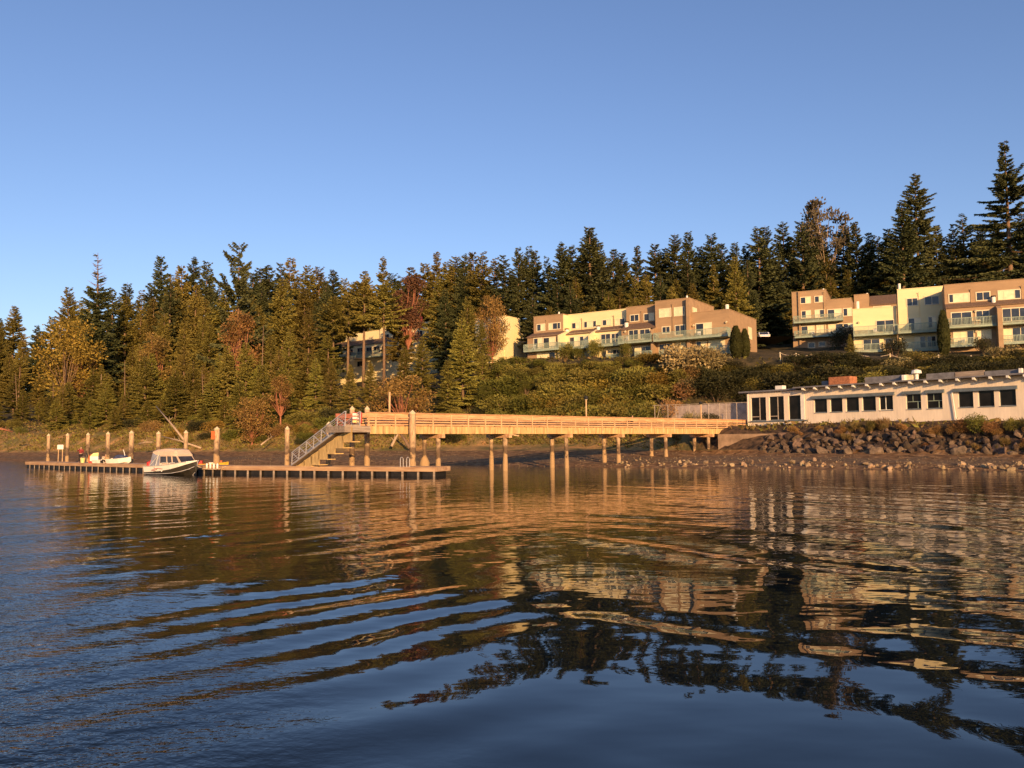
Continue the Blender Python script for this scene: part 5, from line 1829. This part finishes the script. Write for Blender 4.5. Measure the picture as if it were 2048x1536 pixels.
def bush(seed, R=1.6, H=2.2, leaf=.17, n=2600, lumps=9, upright=.25, spiky=0.0):
    """shrub: many overlapping lumps of leaves down to the ground, with short stems"""
    r = np.random.RandomState(seed)
    rr = random.Random(seed)
    C, D, N = [], [], []
    tb = MB()
    for k in range(lumps):
        a = r.rand() * 6.28
        q = math.sqrt(r.rand()) * R * .75
        hz = H * r.uniform(.40, .80) * (1 - .35 * (q / R) ** 2)
        c = np.array([q * math.cos(a), q * math.sin(a), hz])
        tb.tube([(c[0] * .15, c[1] * .15, -.5), (c[0] * .6, c[1] * .6, hz * .5), tuple(c)], [.06, .045, .02], 5, False)
        m = n // lumps
        v = r.randn(m, 3)
        v /= np.linalg.norm(v, axis=1, keepdims=True)
        v *= r.rand(m, 1) ** .35
        C.append(c + v * np.array([R * .48, R * .48, H * .42]) * r.uniform(.75, 1.15))
        dd = v + r.randn(m, 3) * .5
        dd[:, 2] += upright + spiky
        D.append(dd)
        N.append(r.randn(m, 3) + np.array([0, -.3, .5]))
    C, D, N = np.concatenate(C), np.concatenate(D), np.concatenate(N)
    C[:, 2] = np.maximum(C[:, 2], .02)
    m = len(C)
    L = leaf * r.uniform(.7, 1.5, m) * (1 + 1.2 * spiky)
    W = leaf * r.uniform(.4, .75, m) * (1 - .6 * min(1, spiky))
    V, Fq = kites(C, D, N, L, W)
    return tb, V, Fq


LM = {
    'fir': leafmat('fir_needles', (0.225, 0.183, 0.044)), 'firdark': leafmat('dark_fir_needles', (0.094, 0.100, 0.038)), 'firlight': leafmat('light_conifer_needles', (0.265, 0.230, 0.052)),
    'madrone': leafmat('madrone_leaves', (0.25, 0.148, 0.044), .6), 'reddish': leafmat('reddish_leaves', (0.165, 0.088, 0.045), .45), 'maple': leafmat('olive_leaves', (0.27, 0.18, 0.035), .35),
    'brownleaf': leafmat('brown_sparse_leaves', (0.125, 0.095, 0.058)), 'olive': leafmat('olive_yellow_leaves', (0.225, 0.190, 0.042)), 'green': leafmat('green_leaves', (0.14, 0.135, 0.026)),
    'hedge': leafmat('shade_toned_hedge_leaves', (0.052, 0.050, 0.019)), 'blossom': leafmat('pale_flowering_leaves', (0.30, 0.23, 0.10), .55), 'cypress': leafmat('cypress_leaves', (0.055, 0.058, 0.016)),  # hedge leaves darkened: the shade on the hedge is put into their colour
    'rust': leafmat('rusty_dry_leaves', (0.30, 0.165, 0.06)), 'grass': leafmat('dry_grass', (0.28, 0.19, 0.07), trans=.3), 'grassgreen': leafmat('green_grass', (0.17, 0.14, 0.04), trans=.3),
}
MESH = {}


def make_kind(key, gen, leafm, bark='bark', H=None):
    tb, V, Fq = gen
    tm = tb.mesh('trunk', M[bark], True)
    MESH[key] = (tm, np_mesh('crown', V, Fq, LM[leafm]), float(V[:, 2].max()))


def variant(key, src, leafm, bark=None):
    tm, cm, h = MESH[src]
    c = cm.copy()
    c.materials.clear()
    c.materials.append(LM[leafm])
    MESH[key] = (tm, c, h)


make_kind('fa', conifer(11, 22, 4.3, .12), 'fir')
make_kind('fb', conifer(12, 22, 3.7, .24, gap=.14), 'fir')
make_kind('fc', conifer(13, 22, 4.9, .06, gap=.08, droop=.35), 'fir')
make_kind('fd', conifer(14, 22, 3.7, .42, gap=.12, irregular=.3), 'fir')
make_kind('fp', conifer(17, 22, 4.2, .56, gap=.12, irregular=.3), 'fir')
make_kind('fe', conifer(15, 22, 4.0, .16, gap=.2, irregular=.35, whorl=.65), 'fir')
make_kind('ff', conifer(16, 22, 4.4, .03, gap=.05, droop=.4, power=.9), 'fir')
for k in 'abcdef':
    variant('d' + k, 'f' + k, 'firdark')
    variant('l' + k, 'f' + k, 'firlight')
make_kind('deadtop', conifer(31, 24, 3.6, .15, dead_top=.28, gap=.1), 'firdark')
make_kind('windswept', conifer(32, 24, 4.4, .2, gap=.3, flag=.45, irregular=.7, whorl=.75, power=.8, droop=.15, spray=1.5), 'firdark')
make_kind('talltrunk', conifer(33, 34, 6.0, .36, gap=.14, irregular=.45, flag=.15, power=1.0, whorl=.5, spray=1.3, droop=.3, rise=.2), 'firdark')
make_kind('spire', conifer(34, 34, 5.6, .26, gap=.3, irregular=.6, whorl=.48, power=1.05, droop=.3, spray=1.25, rise=.2), 'firdark')
make_kind('madrone', broadleaf(41, 12, 3.3, 30, .32, 130, .36), 'madrone', 'redbark')
make_kind('madroneb', broadleaf(42, 9, 4.2, 40, .32, 130, .10), 'madrone', 'redbark')
make_kind('reddish', broadleaf(43, 14, 3.0, 36, .30, 150, .38), 'reddish', 'redbark')
make_kind('maple', broadleaf(44, 14, 4.4, 40, .36, 170, .22), 'maple', 'bark')
make_kind('barebrown', broadleaf(45, 24, 4.6, 46, .5, 60, .45, upright=1.2, loose=.8), 'brownleaf', 'palebark')
make_kind('alder', broadleaf(46, 10, 3.6, 34, .32, 170, .12), 'green', 'bark')
make_kind('bush_a', bush(51), 'olive')
make_kind('bush_b', bush(52, 1.9, 2.0, .2), 'olive')
make_kind('bush_c', bush(53, 1.5, 2.6, .16, 2600, 11), 'olive')
for k in 'abc':
    for cc in ('green', 'hedge', 'blossom', 'rust', 'maple'): variant('bush_' + k + '_' + cc, 'bush_' + k, cc)
make_kind('tuft', bush(54, .7, 1.0, .14, 700, 5, .9, 1.6), 'grass')
variant('tuft_green', 'tuft', 'grassgreen')


def cypress_mesh():
    r = np.random.RandomState(61)
    m = 5200
    z = r.rand(m)
    rad = .62 * np.minimum(1, (1.02 - z) * 2.2) ** .6 * (.85 + .25 * r.rand(m)) * np.minimum(1, .55 + z * 2)
    a = r.rand(m) * 6.28
    C = np.stack([rad * np.cos(a), rad * np.sin(a), z * 5.0], 1)
    D = np.stack([np.cos(a) * .35, np.sin(a) * .35, np.ones(m)], 1) + r.randn(m, 3) * .22
    N = np.stack([np.cos(a), np.sin(a), 0 * a], 1) + r.randn(m, 3) * .4
    V, Fq = kites(C, D, N, .30 * r.uniform(.7, 1.3, m), .13 * r.uniform(.7, 1.3, m))
    tb = MB().tube([(0, 0, -.4), (0, 0, 4.0)], [.10, .03], 6)
    return tb, V, Fq


make_kind('cypress', cypress_mesh(), 'cypress')


def plant(key, name, x, y, h, label, cat, group=None, wf=1.0, rz=None, zoff=0.0, lean=0.0, crown='crown', stem='trunk'):
    tm, cm, mh = MESH[key]
    s = h / mh
    o = empty(name, (x, y, gz(x, y) + zoff), rnd.uniform(0, 6.28) if rz is None else rz)
    o.scale = (s * wf, s * wf, s)
    if lean: o.rotation_euler.y = lean
    tag(o, label, cat, group)
    link(stem, tm, o)
    link(crown, cm, o)
    return o


# ------------------------------------------------------------------ the forest
SKY = [(-60, 620), (-20, 600), (28, 612), (72, 650), (105, 632), (137, 573), (165, 600), (228, 578), (256, 566), (282, 578), (304, 566), (325, 511), (347, 548), (366, 530), (391, 515), (416, 522), (440, 570),
       (505, 545), (519, 535), (540, 531), (561, 524), (580, 514), (598, 545), (615, 529), (638, 532), (665, 540), (688, 556), (706, 566), (730, 542), (764, 514), (785, 545), (804, 552), (822, 535), (850, 525), (875, 502), (893, 522), (912, 512), (930, 508),
       (948, 503), (966, 504), (990, 515), (1006, 508), (1035, 494), (1056, 490), (1072, 500), (1095, 512), (1121, 485), (1145, 490), (1160, 500), (1178, 454), (1199, 488), (1225, 498), (1243, 505), (1276, 490), (1309, 487), (1331, 496), (1350, 468), (1377, 462), (1397, 492), (1422, 467), (1445, 486),
       (1470, 484), (1490, 490), (1514, 455), (1531, 452), (1566, 444), (1600, 440), (1622, 432), (1684, 445), (1712, 442), (1736, 466), (1756, 470), (1775, 455), (1870, 450), (1904, 446), (1927, 428), (1960, 448), (1985, 440), (2045, 425), (2085, 440), (2120, 450)]
SX, SY = [a for a, b in SKY], [b for a, b in SKY]
smooth = lambda px: float(np.mean([np.interp(px + k, SX, SY) for k in range(-60, 61, 20)]))


def tree_at(px, D, ytop, key, label, group=None, wf=None, name='conifer', cat='conifer', minh=4.0):
    q = at(px, ytop, D)
    h = q.z - gz(q.x, q.y)
    if h < minh: return None
    if wf is None: wf = rnd.uniform(.95, 1.35) * (1.0 if h > 16 else 1.0 + (16 - h) * .05)
    return plant(key, name, q.x, q.y, h, label, cat, group, wf)


def Dof(px, frac):
    """distance along the sight line of a pixel column to the hillside: 2 = top of the bank, 3 = foot of slope, 4 = bench front, 5 = bench back, 6 = ridge"""
    t = (px - 1024) / F_PX
    D = 120.0
    for _ in range(25):
        x = t * D
        i = int(min(frac, 5.999))
        y = float(ctrl(x, i, 0)) * (1 - (frac - i)) + float(ctrl(x, min(i + 1, 6), 0)) * (frac - i)
        D = .5 * D + .5 * y
    return D


DARK, MIDK = ['da', 'db', 'dc', 'df', 'de'], ['fa', 'fb', 'fc', 'fe', 'ff', 'fd']
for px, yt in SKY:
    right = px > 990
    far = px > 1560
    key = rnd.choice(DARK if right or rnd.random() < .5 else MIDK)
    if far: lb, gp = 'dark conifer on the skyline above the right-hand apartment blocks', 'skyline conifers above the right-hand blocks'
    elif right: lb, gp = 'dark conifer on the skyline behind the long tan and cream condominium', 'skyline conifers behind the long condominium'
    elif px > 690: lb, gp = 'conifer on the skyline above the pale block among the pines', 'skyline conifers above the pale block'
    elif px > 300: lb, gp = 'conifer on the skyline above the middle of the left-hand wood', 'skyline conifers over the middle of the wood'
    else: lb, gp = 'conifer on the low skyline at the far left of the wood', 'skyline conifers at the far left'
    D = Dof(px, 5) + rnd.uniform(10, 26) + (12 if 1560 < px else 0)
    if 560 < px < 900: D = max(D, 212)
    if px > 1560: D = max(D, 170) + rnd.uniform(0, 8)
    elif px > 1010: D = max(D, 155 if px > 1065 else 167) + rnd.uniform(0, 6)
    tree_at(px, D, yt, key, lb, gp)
# second and lower rows
def row(p0, p1, step, frac, dy, keys, lb, gp, jit=14, djit=5, Dmin=0, skip=None, wf=None):
    px = p0
    while px < p1:
        q = px + rnd.uniform(-jit, jit)
        yt = smooth(q) + rnd.uniform(*dy)
        D = max(Dof(q, frac) + rnd.uniform(-djit, djit), Dmin)
        if not (skip and skip(q, yt)):
            tree_at(q, D, yt, rnd.choice(keys), lb, gp, wf)
        px += step


DROW = lambda q, yt: 660 < q < 905 and yt < 712
row(-70, 690, 27, 4.8, (18, 70), MIDK + DARK[:2], 'tall conifer in the second rank of the left-hand wood', 'conifers in the second rank of the wood', skip=DROW)
row(-70, 690, 31, 4.1, (60, 140), MIDK, 'sunlit conifer in the middle of the left-hand wooded slope', 'conifers in the middle of the wooded slope', skip=DROW)
row(-70, 660, 27, 3.3, (120, 205), MIDK + ['la', 'lc'], 'sunlit conifer low on the left-hand wooded slope', 'conifers low on the wooded slope', skip=DROW)
row(-70, 600, 27, 2.95, (135, 205), ['lc', 'lf', 'fc', 'ff', 'la', 'fa'], 'bright conifer near the front of the left-hand wood', 'conifers near the front of the wood')
row(-70, 600, 24, 2.45, (180, 268), ['lc', 'lf', 'fc', 'ff', 'la'], 'small bright conifer at the front of the left-hand wood above the beach', 'small conifers at the front of the wood', wf=None)
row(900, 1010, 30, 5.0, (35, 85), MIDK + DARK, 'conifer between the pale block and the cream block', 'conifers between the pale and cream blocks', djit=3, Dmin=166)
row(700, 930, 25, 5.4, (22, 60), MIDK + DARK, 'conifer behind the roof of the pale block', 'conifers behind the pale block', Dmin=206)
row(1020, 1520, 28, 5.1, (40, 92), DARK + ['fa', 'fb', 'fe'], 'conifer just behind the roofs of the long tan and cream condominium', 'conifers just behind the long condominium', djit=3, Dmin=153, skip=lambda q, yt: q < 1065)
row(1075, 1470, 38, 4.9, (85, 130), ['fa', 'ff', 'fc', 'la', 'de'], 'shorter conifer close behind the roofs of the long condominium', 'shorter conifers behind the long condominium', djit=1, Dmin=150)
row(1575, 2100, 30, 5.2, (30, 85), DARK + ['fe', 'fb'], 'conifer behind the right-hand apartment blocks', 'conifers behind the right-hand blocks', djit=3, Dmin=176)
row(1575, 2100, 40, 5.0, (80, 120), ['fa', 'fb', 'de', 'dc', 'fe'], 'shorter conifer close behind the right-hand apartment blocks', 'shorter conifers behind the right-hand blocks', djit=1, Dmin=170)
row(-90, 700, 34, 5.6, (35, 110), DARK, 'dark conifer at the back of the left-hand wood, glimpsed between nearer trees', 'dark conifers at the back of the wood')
row(-80, 230, 28, 2.15, (205, 262), ['lc', 'lf', 'fc', 'ff'], 'low conifer on the sandy bank at the far left', 'low conifers on the sandy bank at far left')
for px, yt, D in ((1522, 565, 168), (1548, 585, 172), (1572, 560, 170), (1535, 620, 160), (1562, 625, 163)):
    tree_at(px, D, yt, 'df', 'dark conifer in the shaded gap behind the parked white car', 'dark conifers behind the parked car', 1.3)
# conifers in front of the pale block, bare trunks showing its windows, and the front rank right of the gangway
for px, yt, D, key, lb in [
    (668, 590, 171, 'fp', 'bare-trunked pine at the left end of the pale block'), (697, 578, 173, 'fp', 'tall pine with a bare lower trunk before the left balconies of the pale block'),
    (728, 548, 170, 'fp', 'tall pine with an orange bare trunk crossing the balconies of the pale block'), (768, 562, 170, 'fp', 'tall pine whose pale bare trunk crosses the windows of the pale block'),
    (800, 588, 176, 'fb', 'pine behind the red-trunked madrone'), (880, 545, 172, 'fb', 'tall pine at the right end of the pale block'), (905, 535, 170, 'fe', 'broad pine left of the cream block'), (940, 540, 168, 'fa', 'tall pine left of the orange madrone'), (934, 592, 144, 'fc', 'full conifer hiding the left part of the cream block'), (962, 640, 141, 'fc', 'shorter conifer at the foot of the tall orange madrone')]:
    tree_at(px, D, yt, key, lb, wf=1.15)
for px, yt, fr, key, lb in [
    (560, 742, 2.6, 'lf', 'low conifer behind the foot of the gangway'), (602, 735, 3.2, 'fc', 'dense green conifer left of the tall pile pair'), (632, 716, 3.0, 'lf', 'broad sunlit conifer above the gangway'),
    (662, 722, 2.8, 'fc', 'conifer directly above the top of the gangway'), (700, 728, 2.6, 'ff', 'dark conifer behind the red notice board'), (740, 722, 3.2, 'fc', 'low conifer below the balconies of the pale block'),
    (845, 672, 3.3, 'lc', 'sunlit conifer right of the orange madrone by the pier'), (808, 690, 3.6, 'fc', 'conifer rising behind the orange madrone by the pier'), (925, 636, 2.9, 'lc', 'tall sunlit conifer behind the pier, reaching down to the railing'),
    (895, 720, 2.5, 'ff', 'short dark conifer behind the pier railing'), (965, 700, 3.3, 'fc', 'conifer right of the tall sunlit one behind the pier')]:
    tree_at(px, Dof(px, fr), yt, key, lb, wf=1.25)
for px, yt, D, key, lb, nm, ct, wf in [
    (195, 508, 205, 'deadtop', 'tall conifer with a dead grey top at the left', 'conifer', 'conifer', 1.15),
    (478, 484, 182, 'windswept', 'ragged windswept conifer standing above the wood', 'conifer', 'conifer', .8),
    (1830, 346, 168, 'talltrunk', 'tall conifer with a long bare trunk behind the cream condominium', 'conifer', 'conifer', 1.0),
    (1800, 405, 160, 'dc', 'dense conifer leaning on the tall bare-trunked one', 'conifer', 'conifer', 1.2),
    (2006, 284, 160, 'spire', 'tallest conifer, a ragged spire at the right edge', 'conifer', 'conifer', 1.1),
    (1652, 400, 178, 'barebrown', 'bare brown broadleaf tree standing above the left tan block', 'broadleaf_tree', 'tree', 1.0),
    (1470, 512, 150, 'lf', 'light green conifer behind the right end of the long condominium', 'conifer', 'conifer', 1.0),
    (1255, 533, 158, 'lc', 'narrow light green conifer behind the cream roof of the long condominium', 'conifer', 'conifer', .9),
    (1178, 452, 168, 'de', 'tall conifer with a visible trunk behind the cream roof, tallest there', 'conifer', 'conifer', 1.1)]:
    tree_at(px, D, yt, key, lb, None, wf, nm, ct)
for px, yt, D, key, lb, wf in [
    (480, 616, 163, 'madrone', 'orange-leaved madrone with twisting red limbs in the left-hand wood', .8), (135, 625, 190, 'maple', 'broad olive broadleaf tree near the left edge of the wood', 1.0),
    (318, 664, 172, 'madrone', 'small reddish madrone with pale bare limbs, left of centre of the wood', .9), (806, 545, 174, 'reddish', 'tall reddish madrone with an orange trunk beside the pale block', .9),
    (984, 586, 147, 'madroneb', 'tall orange madrone in front of the cream block', .52), (812, 748, 124, 'madroneb', 'round orange madrone behind the pier railing', 1.15),
    (562, 748, 134, 'madrone', 'leaning madrone with a pale trunk left of the gangway', .9), (505, 790, 131, 'madroneb', 'low orange madrone bush at the foot of the wood', .9), (160, 700, 192, 'madrone', 'rust-brown madrone under the olive tree at left', 1.0)]:
    tree_at(px, D, yt, key, lb, None, wf, 'madrone' if 'madrone' in key or key == 'reddish' else 'broadleaf_tree', 'tree')
for px, yt, D, lb in [(1000, 712, 132, 'bright green alder at the foot of the slope right of the tall sunlit conifer'), (968, 770, 126, 'green alder behind the pier railing'), (1048, 760, 126, 'rounded green alder left of the olive hedge'), (1700, 668, 106, 'feathery green tree in front of the left tan block')]:
    tree_at(px, D, yt, 'alder' if px < 1600 else 'lf', lb, None, 1.0 if px < 1600 else 1.3, 'alder' if px < 1600 else 'conifer', 'tree', 2.0)
for px, D, yt, lb, wf in [(1471, 114.5, 650, 'taller of two dark cypresses at the right end wall of the long condominium', 1.35), (1489, 115.5, 656, 'shorter of two dark cypresses at the right end wall of the long condominium', 1.2),
                          (1885, 110.0, 618, 'very tall dark cypress between the cream and the right-hand tan condominium', 1.0)]:
    q = at(px, yt, D)
    plant('cypress', 'cypress', q.x, q.y, q.z - gz(q.x, q.y), lb, 'cypress', None, wf if px < 1800 else .9, crown='crown')

# ------------------------------------------------------------------ shrubs
def shrub(px, D, h, key, label, group=None, wf=1.0, name='shrub', zoff=-.1):
    q = at(px, 880, D)
    return plant(key, name, q.x, q.y, h, label, 'shrub', group, wf, crown='foliage', stem='stem', zoff=zoff)


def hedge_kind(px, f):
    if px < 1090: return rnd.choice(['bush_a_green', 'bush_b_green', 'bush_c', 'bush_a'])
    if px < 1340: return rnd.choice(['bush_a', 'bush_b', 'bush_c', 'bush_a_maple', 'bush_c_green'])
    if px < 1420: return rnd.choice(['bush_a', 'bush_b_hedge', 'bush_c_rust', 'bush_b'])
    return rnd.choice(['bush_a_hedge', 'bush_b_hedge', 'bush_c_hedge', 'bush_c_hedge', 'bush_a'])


n = 0
spots = []
while n < 225:
    q = rnd.uniform(1004, 2075)
    f = rnd.uniform(3.0, 3.97) if rnd.random() < .72 else rnd.uniform(2.15, 3.0)
    if (q > 1290 and f < 3.0) or (1290 < q < 1510 and f < 3.3) or (q > 1500 and f < 3.15) or (1440 < q < 1590 and f > 3.82): continue
    D = Dof(q, f)
    if any(abs(q - a) < 22 and abs(D - b) < 1.5 for a, b in spots) and rnd.random() < .93: continue
    spots.append((q, D))
    h = rnd.uniform(2.4, 3.6) if q < 1420 else rnd.uniform(2.0, 2.7)
    if f > 3.6: h = rnd.uniform(1.2, 1.7)
    if q < 1090: lb, gp = 'green bush on the slope below the cream block', 'green bushes below the cream block'
    elif q < 1420: lb, gp = 'olive-yellow bush on the slope between the pier and the long condominium', 'olive bushes below the long condominium'
    elif q < 1640: lb, gp = 'dark hedge bush on the slope left of and above the white building', 'dark hedge bushes left of the white building'
    else: lb, gp = 'dark hedge bush behind the roof of the white building', 'dark hedge bushes behind the white building'
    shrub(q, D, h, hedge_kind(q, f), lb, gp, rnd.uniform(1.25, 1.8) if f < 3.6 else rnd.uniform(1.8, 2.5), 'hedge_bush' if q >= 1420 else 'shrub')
    n += 1
for px, f, h, key, lb in [(1385, 3.75, 4.4, 'bush_b_blossom', 'large pale flowering bush in front of the long condominium'), (1428, 3.8, 3.6, 'bush_a_blossom', 'pale flowering bush at the right end of the long condominium'), (1380, 3.4, 2.8, 'bush_c_blossom', 'pale flowering bush halfway down the slope'),
                          (1385, 2.4, 2.2, 'bush_c_blossom', 'pale flowering bush just above the block wall'), (1345, 3.1, 2.8, 'bush_a_rust', 'rust-coloured bush among the olive hedge'), (1265, 2.3, 2.4, 'bush_c_rust', 'rusty flowering bush behind the pier railing'),
                          (1800, 3.75, 2.0, 'bush_b_blossom', 'pale bush under the cream condominium balcony'), (2012, 3.9, 2.2, 'bush_b_blossom', 'pale spreading shrub by the rope fence at right')]:
    shrub(px, Dof(px, f), h, key, lb, None, 1.25)
for px, D, h in ((1132, 133, 3.2), (1191, 129.5, 3.2), (1160, 131, 2.2), (1252, 126.5, 2.6)):
    shrub(px, D, h, 'bush_a_green', 'clipped green shrub against the ground floor of the long condominium', 'clipped shrubs along the long condominium', .8)
for px, D, h in ((1697, 134, 4.6), (1795, 112, 3.0), (1975, 107, 2.6)):
    shrub(px, D, h, 'bush_c_hedge', 'dark rounded shrub against the right-hand blocks', 'dark shrubs against the right-hand blocks', 1.0)
shrub(1420, 102.5, 1.6, 'bush_b_hedge', 'low dark bush in front of the concrete block wall', None, 1.0)
# bank and beach edge at left
for k in range(68):
    px = rnd.uniform(-60, 1010)
    f = rnd.choice([1.8, 2.0, 2.1, 2.25, 2.45, 2.7])
    key = rnd.choice(['bush_a', 'bush_b_green', 'bush_c_green', 'bush_a_maple', 'bush_b', 'bush_c_rust', 'bush_b_hedge'])
    if px < 440: lb, gp = 'scrubby bush on the sandy bank behind the far dock', 'bushes on the sandy bank at left'
    else: lb, gp = 'bush at the foot of the wood behind the gangway and pier', 'bushes at the foot of the wood'
    if 90 < px < 300 and f < 2.2 and rnd.random() < .55: continue
    shrub(px, Dof(px, f), rnd.uniform(1.2, 2.8) * (.7 if f < 2 else 1), key, lb, gp, rnd.uniform(1.1, 1.7))
for k in range(38):
    px = rnd.uniform(300, 1015)
    f = rnd.uniform(1.25, 1.95)
    shrub(px, Dof(px, f), rnd.uniform(.9, 1.9), rnd.choice(['bush_a', 'bush_b_green', 'bush_c_green', 'bush_a_maple', 'bush_b_hedge', 'bush_c', 'bush_c_rust']),
          'low bush on the bank edge above the mud, behind the boats and the pier', 'low bushes along the bank edge', rnd.uniform(1.1, 1.7))
for k in range(26):
    px = rnd.uniform(1535, 2065)
    tt = (px - 1024) / F_PX
    D = 80.0
    ff = rnd.uniform(-3.0, -.2)
    for _ in range(20): D = .5 * D + .5 * (float(ctrl(tt * D, 2, 0)) + ff)
    shrub(px, D, rnd.uniform(.5, 1.0), rnd.choice(['tuft', 'tuft', 'tuft_green', 'bush_b_rust', 'bush_a_rust']), 'small dry weed clump growing between the riprap boulders', 'dry weed clumps among the riprap', 1.1, 'weed_clump', 0.0)
# plants along the foot of the white building
for px, key, h, lb in [(1762, 'tuft', 1.5, 'tall dry grass clump on the riprap left of the twin windows'), (1742, 'tuft_green', 1.3, 'green-yellow grass clump below the five windows'), (1715, 'tuft', 1.2, 'dry grass clump under the fourth window of the white building'),
                       (1955, 'bush_c_green', 2.0, 'bright green bush before the white building, right of the downpipe'), (1918, 'bush_a_rust', 1.6, 'rusty brown bush at the foot of the downpipe'), (1930, 'tuft', 1.3, 'brown grass clump right of the downpipe'),
                       (1985, 'bush_b_rust', 1.1, 'low rust-orange bush below the three right-hand windows'), (1880, 'bush_b_rust', .8, 'low orange bush on top of the riprap'), (1800, 'bush_b_rust', .7, 'small orange clump under the twin windows'),
                       (2035, 'bush_a', 1.3, 'olive bush at the right edge before the white building'), (2060, 'tuft_green', 1.4, 'grass clump at the right edge'), (1690, 'tuft', .9, 'low dry grass under the third window'), (1640, 'bush_b_rust', .6, 'low brown clump at the left corner of the white building'), (1585, 'bush_b_rust', .7, 'low brown clump under the tall windows')]:
    t = (px - 1024) / F_PX
    D = 80.0
    for _ in range(20): D = .5 * D + .5 * (float(ctrl(t * D, 2, 0)) - .3)
    shrub(px, D, h, key, lb, None, 1.15, 'grass_clump' if 'tuft' in key else 'shrub', -.05)

# fallen trunks and driftwood
def logm(p0, p1, r, label, m='palebark', br=3, nm='fallen_trunk', cat='log'):
    a, b = Vector(p0), Vector(p1)
    o = tag(empty(nm, a), label, cat)
    d = b - a
    mb = MB().tube([(0, 0, 0), d * .5 + Vector((0, 0, .12)), d], [r, r * .8, r * .35], 8, wob=.15)
    o2 = mb.build('stem', M[m], o, True)
    for k in range(br):
        s = d * rnd.uniform(.3, .9)
        mb2 = MB().tube([s, s + Vector((rnd.uniform(-.6, .6), rnd.uniform(-.3, .3), rnd.uniform(.4, 1.1)))], [r * .35, r * .1], 5)
        mb2.build('branch', M[m], o, True)


D = 129
logm(at(376, 890, 121), at(312, 812, 131), .17, 'long pale fallen trunk leaning down the bank behind the motor boat')
logm(at(402, 896, 120), at(322, 872, 125), .15, 'pale fallen trunk lying low on the bank, below the leaning one')
logm(at(278, 888, 134), at(305, 884, 133), .14, 'short driftwood log with a snag left of the motor boat')
logm(at(-12, 856, 148), at(26, 864, 150), .2, 'brown driftwood log at the left edge of the bank', 'redbark')
logm(at(522, 890, 124), at(548, 872, 127), .13, 'bare branch at the top of the beach left of the gangway')
logm(at(783, 893, 116.5), at(800, 862, 117.5), .22, 'leaning dead trunk seen under the pier')
logm(at(820, 897, 115.5), at(797, 862, 117), .24, 'dark leaning trunk seen under the pier, crossing the pale one', 'bark')
logm(at(1395, 862, 104), at(1352, 872, 103), .14, 'driftwood under the shore end of the pier', 'palebark')

# thin pale trunks at the front of the left wood
for px, y0, y1 in ((36, 846, 775), (106, 845, 795), (201, 838, 778), (250, 822, 750), (408, 812, 770), (522, 750, 680)):
    D = Dof(px, 2.9)
    q0, q1 = at(px, y0 + 12, D), at(px + rnd.uniform(-7, 5), y1 - 30, D)
    q0.z = min(q0.z, gz(q0.x, q0.y) - .3)
    o = tag(empty('bare_tree', q0), 'thin bare tree in the shade at the front of the wood', 'tree', 'thin bare trees at the front of the wood')
    d = q1 - q0
    mb = MB().tube([(0, 0, 0), d * .5, d], [.13, .10, .04], 7, wob=.1)
    for k in range(12):
        s = d * rnd.uniform(.2, .95)
        mb.tube([s, s + Vector((rnd.uniform(-1.2, 1.2), rnd.uniform(-.6, .6), rnd.uniform(-.3, .3)))], [.035, .01], 4, False)
    mb.build('trunk', M['palebark' if px % 2 else 'bark'], o, True)

# ------------------------------------------------------------------ ground cover
rs = np.random.RandomState(9)
m = 80000
x = np.concatenate([rs.uniform(-115, 62, m // 2), rs.uniform(-95, 20, m - m // 2)])
f = rs.beta(1.0, 1.6, m) * 3.2
def ctrlrow(x, f):
    lo = np.minimum(f.astype(int), 3)
    y = np.zeros_like(x)
    for i in range(4):
        s = lo == i
        a, b = ctrl(x[s], i + 1 if i < 1 else i + 1, 0), ctrl(x[s], i + 2, 0)
        y[s] = a + (b - a) * (f[s] - i)
    return y
y = ctrlrow(x, f)
y += np.where(f < .1, rs.rand(m) * 1.0, 0)
patch = sincos_noise(x, y, 77, .5) + .35 * rs.randn(m)
keep = (patch > -.22) & ~((x > 20) & (f < 1.02))
x, y, f = x[keep], y[keep], f[keep]
m = len(x)
z = ground(x, y)
a = rs.rand(m) * 6.28
up = np.where(rs.rand(m) < .45, 1.6, .5)
D_ = np.stack([np.cos(a), np.sin(a), up], 1)
L_ = rs.uniform(.25, .85, m) * np.where(f < .6, .7, 1)
V, Fq = kites(np.stack([x, y, z - .03], 1), D_, rs.randn(m, 3), L_, L_ * np.where(up > 1, .14, .5))
lowb = f < 1.0
vi = np.arange(m)
for nm, sel, lm in (('dry_grass', vi % 3 == 0, 'grass'), ('undergrowth', vi % 3 == 1, 'olive'), ('ground_cover', vi % 3 == 2, 'grassgreen')):
    idx = np.repeat(sel, 4)
    Vk = V[idx]
    tag(link(nm, np_mesh(nm, Vk, np.arange(len(Vk)).reshape(-1, 4), LM[lm])), None, None, None, 'stuff')
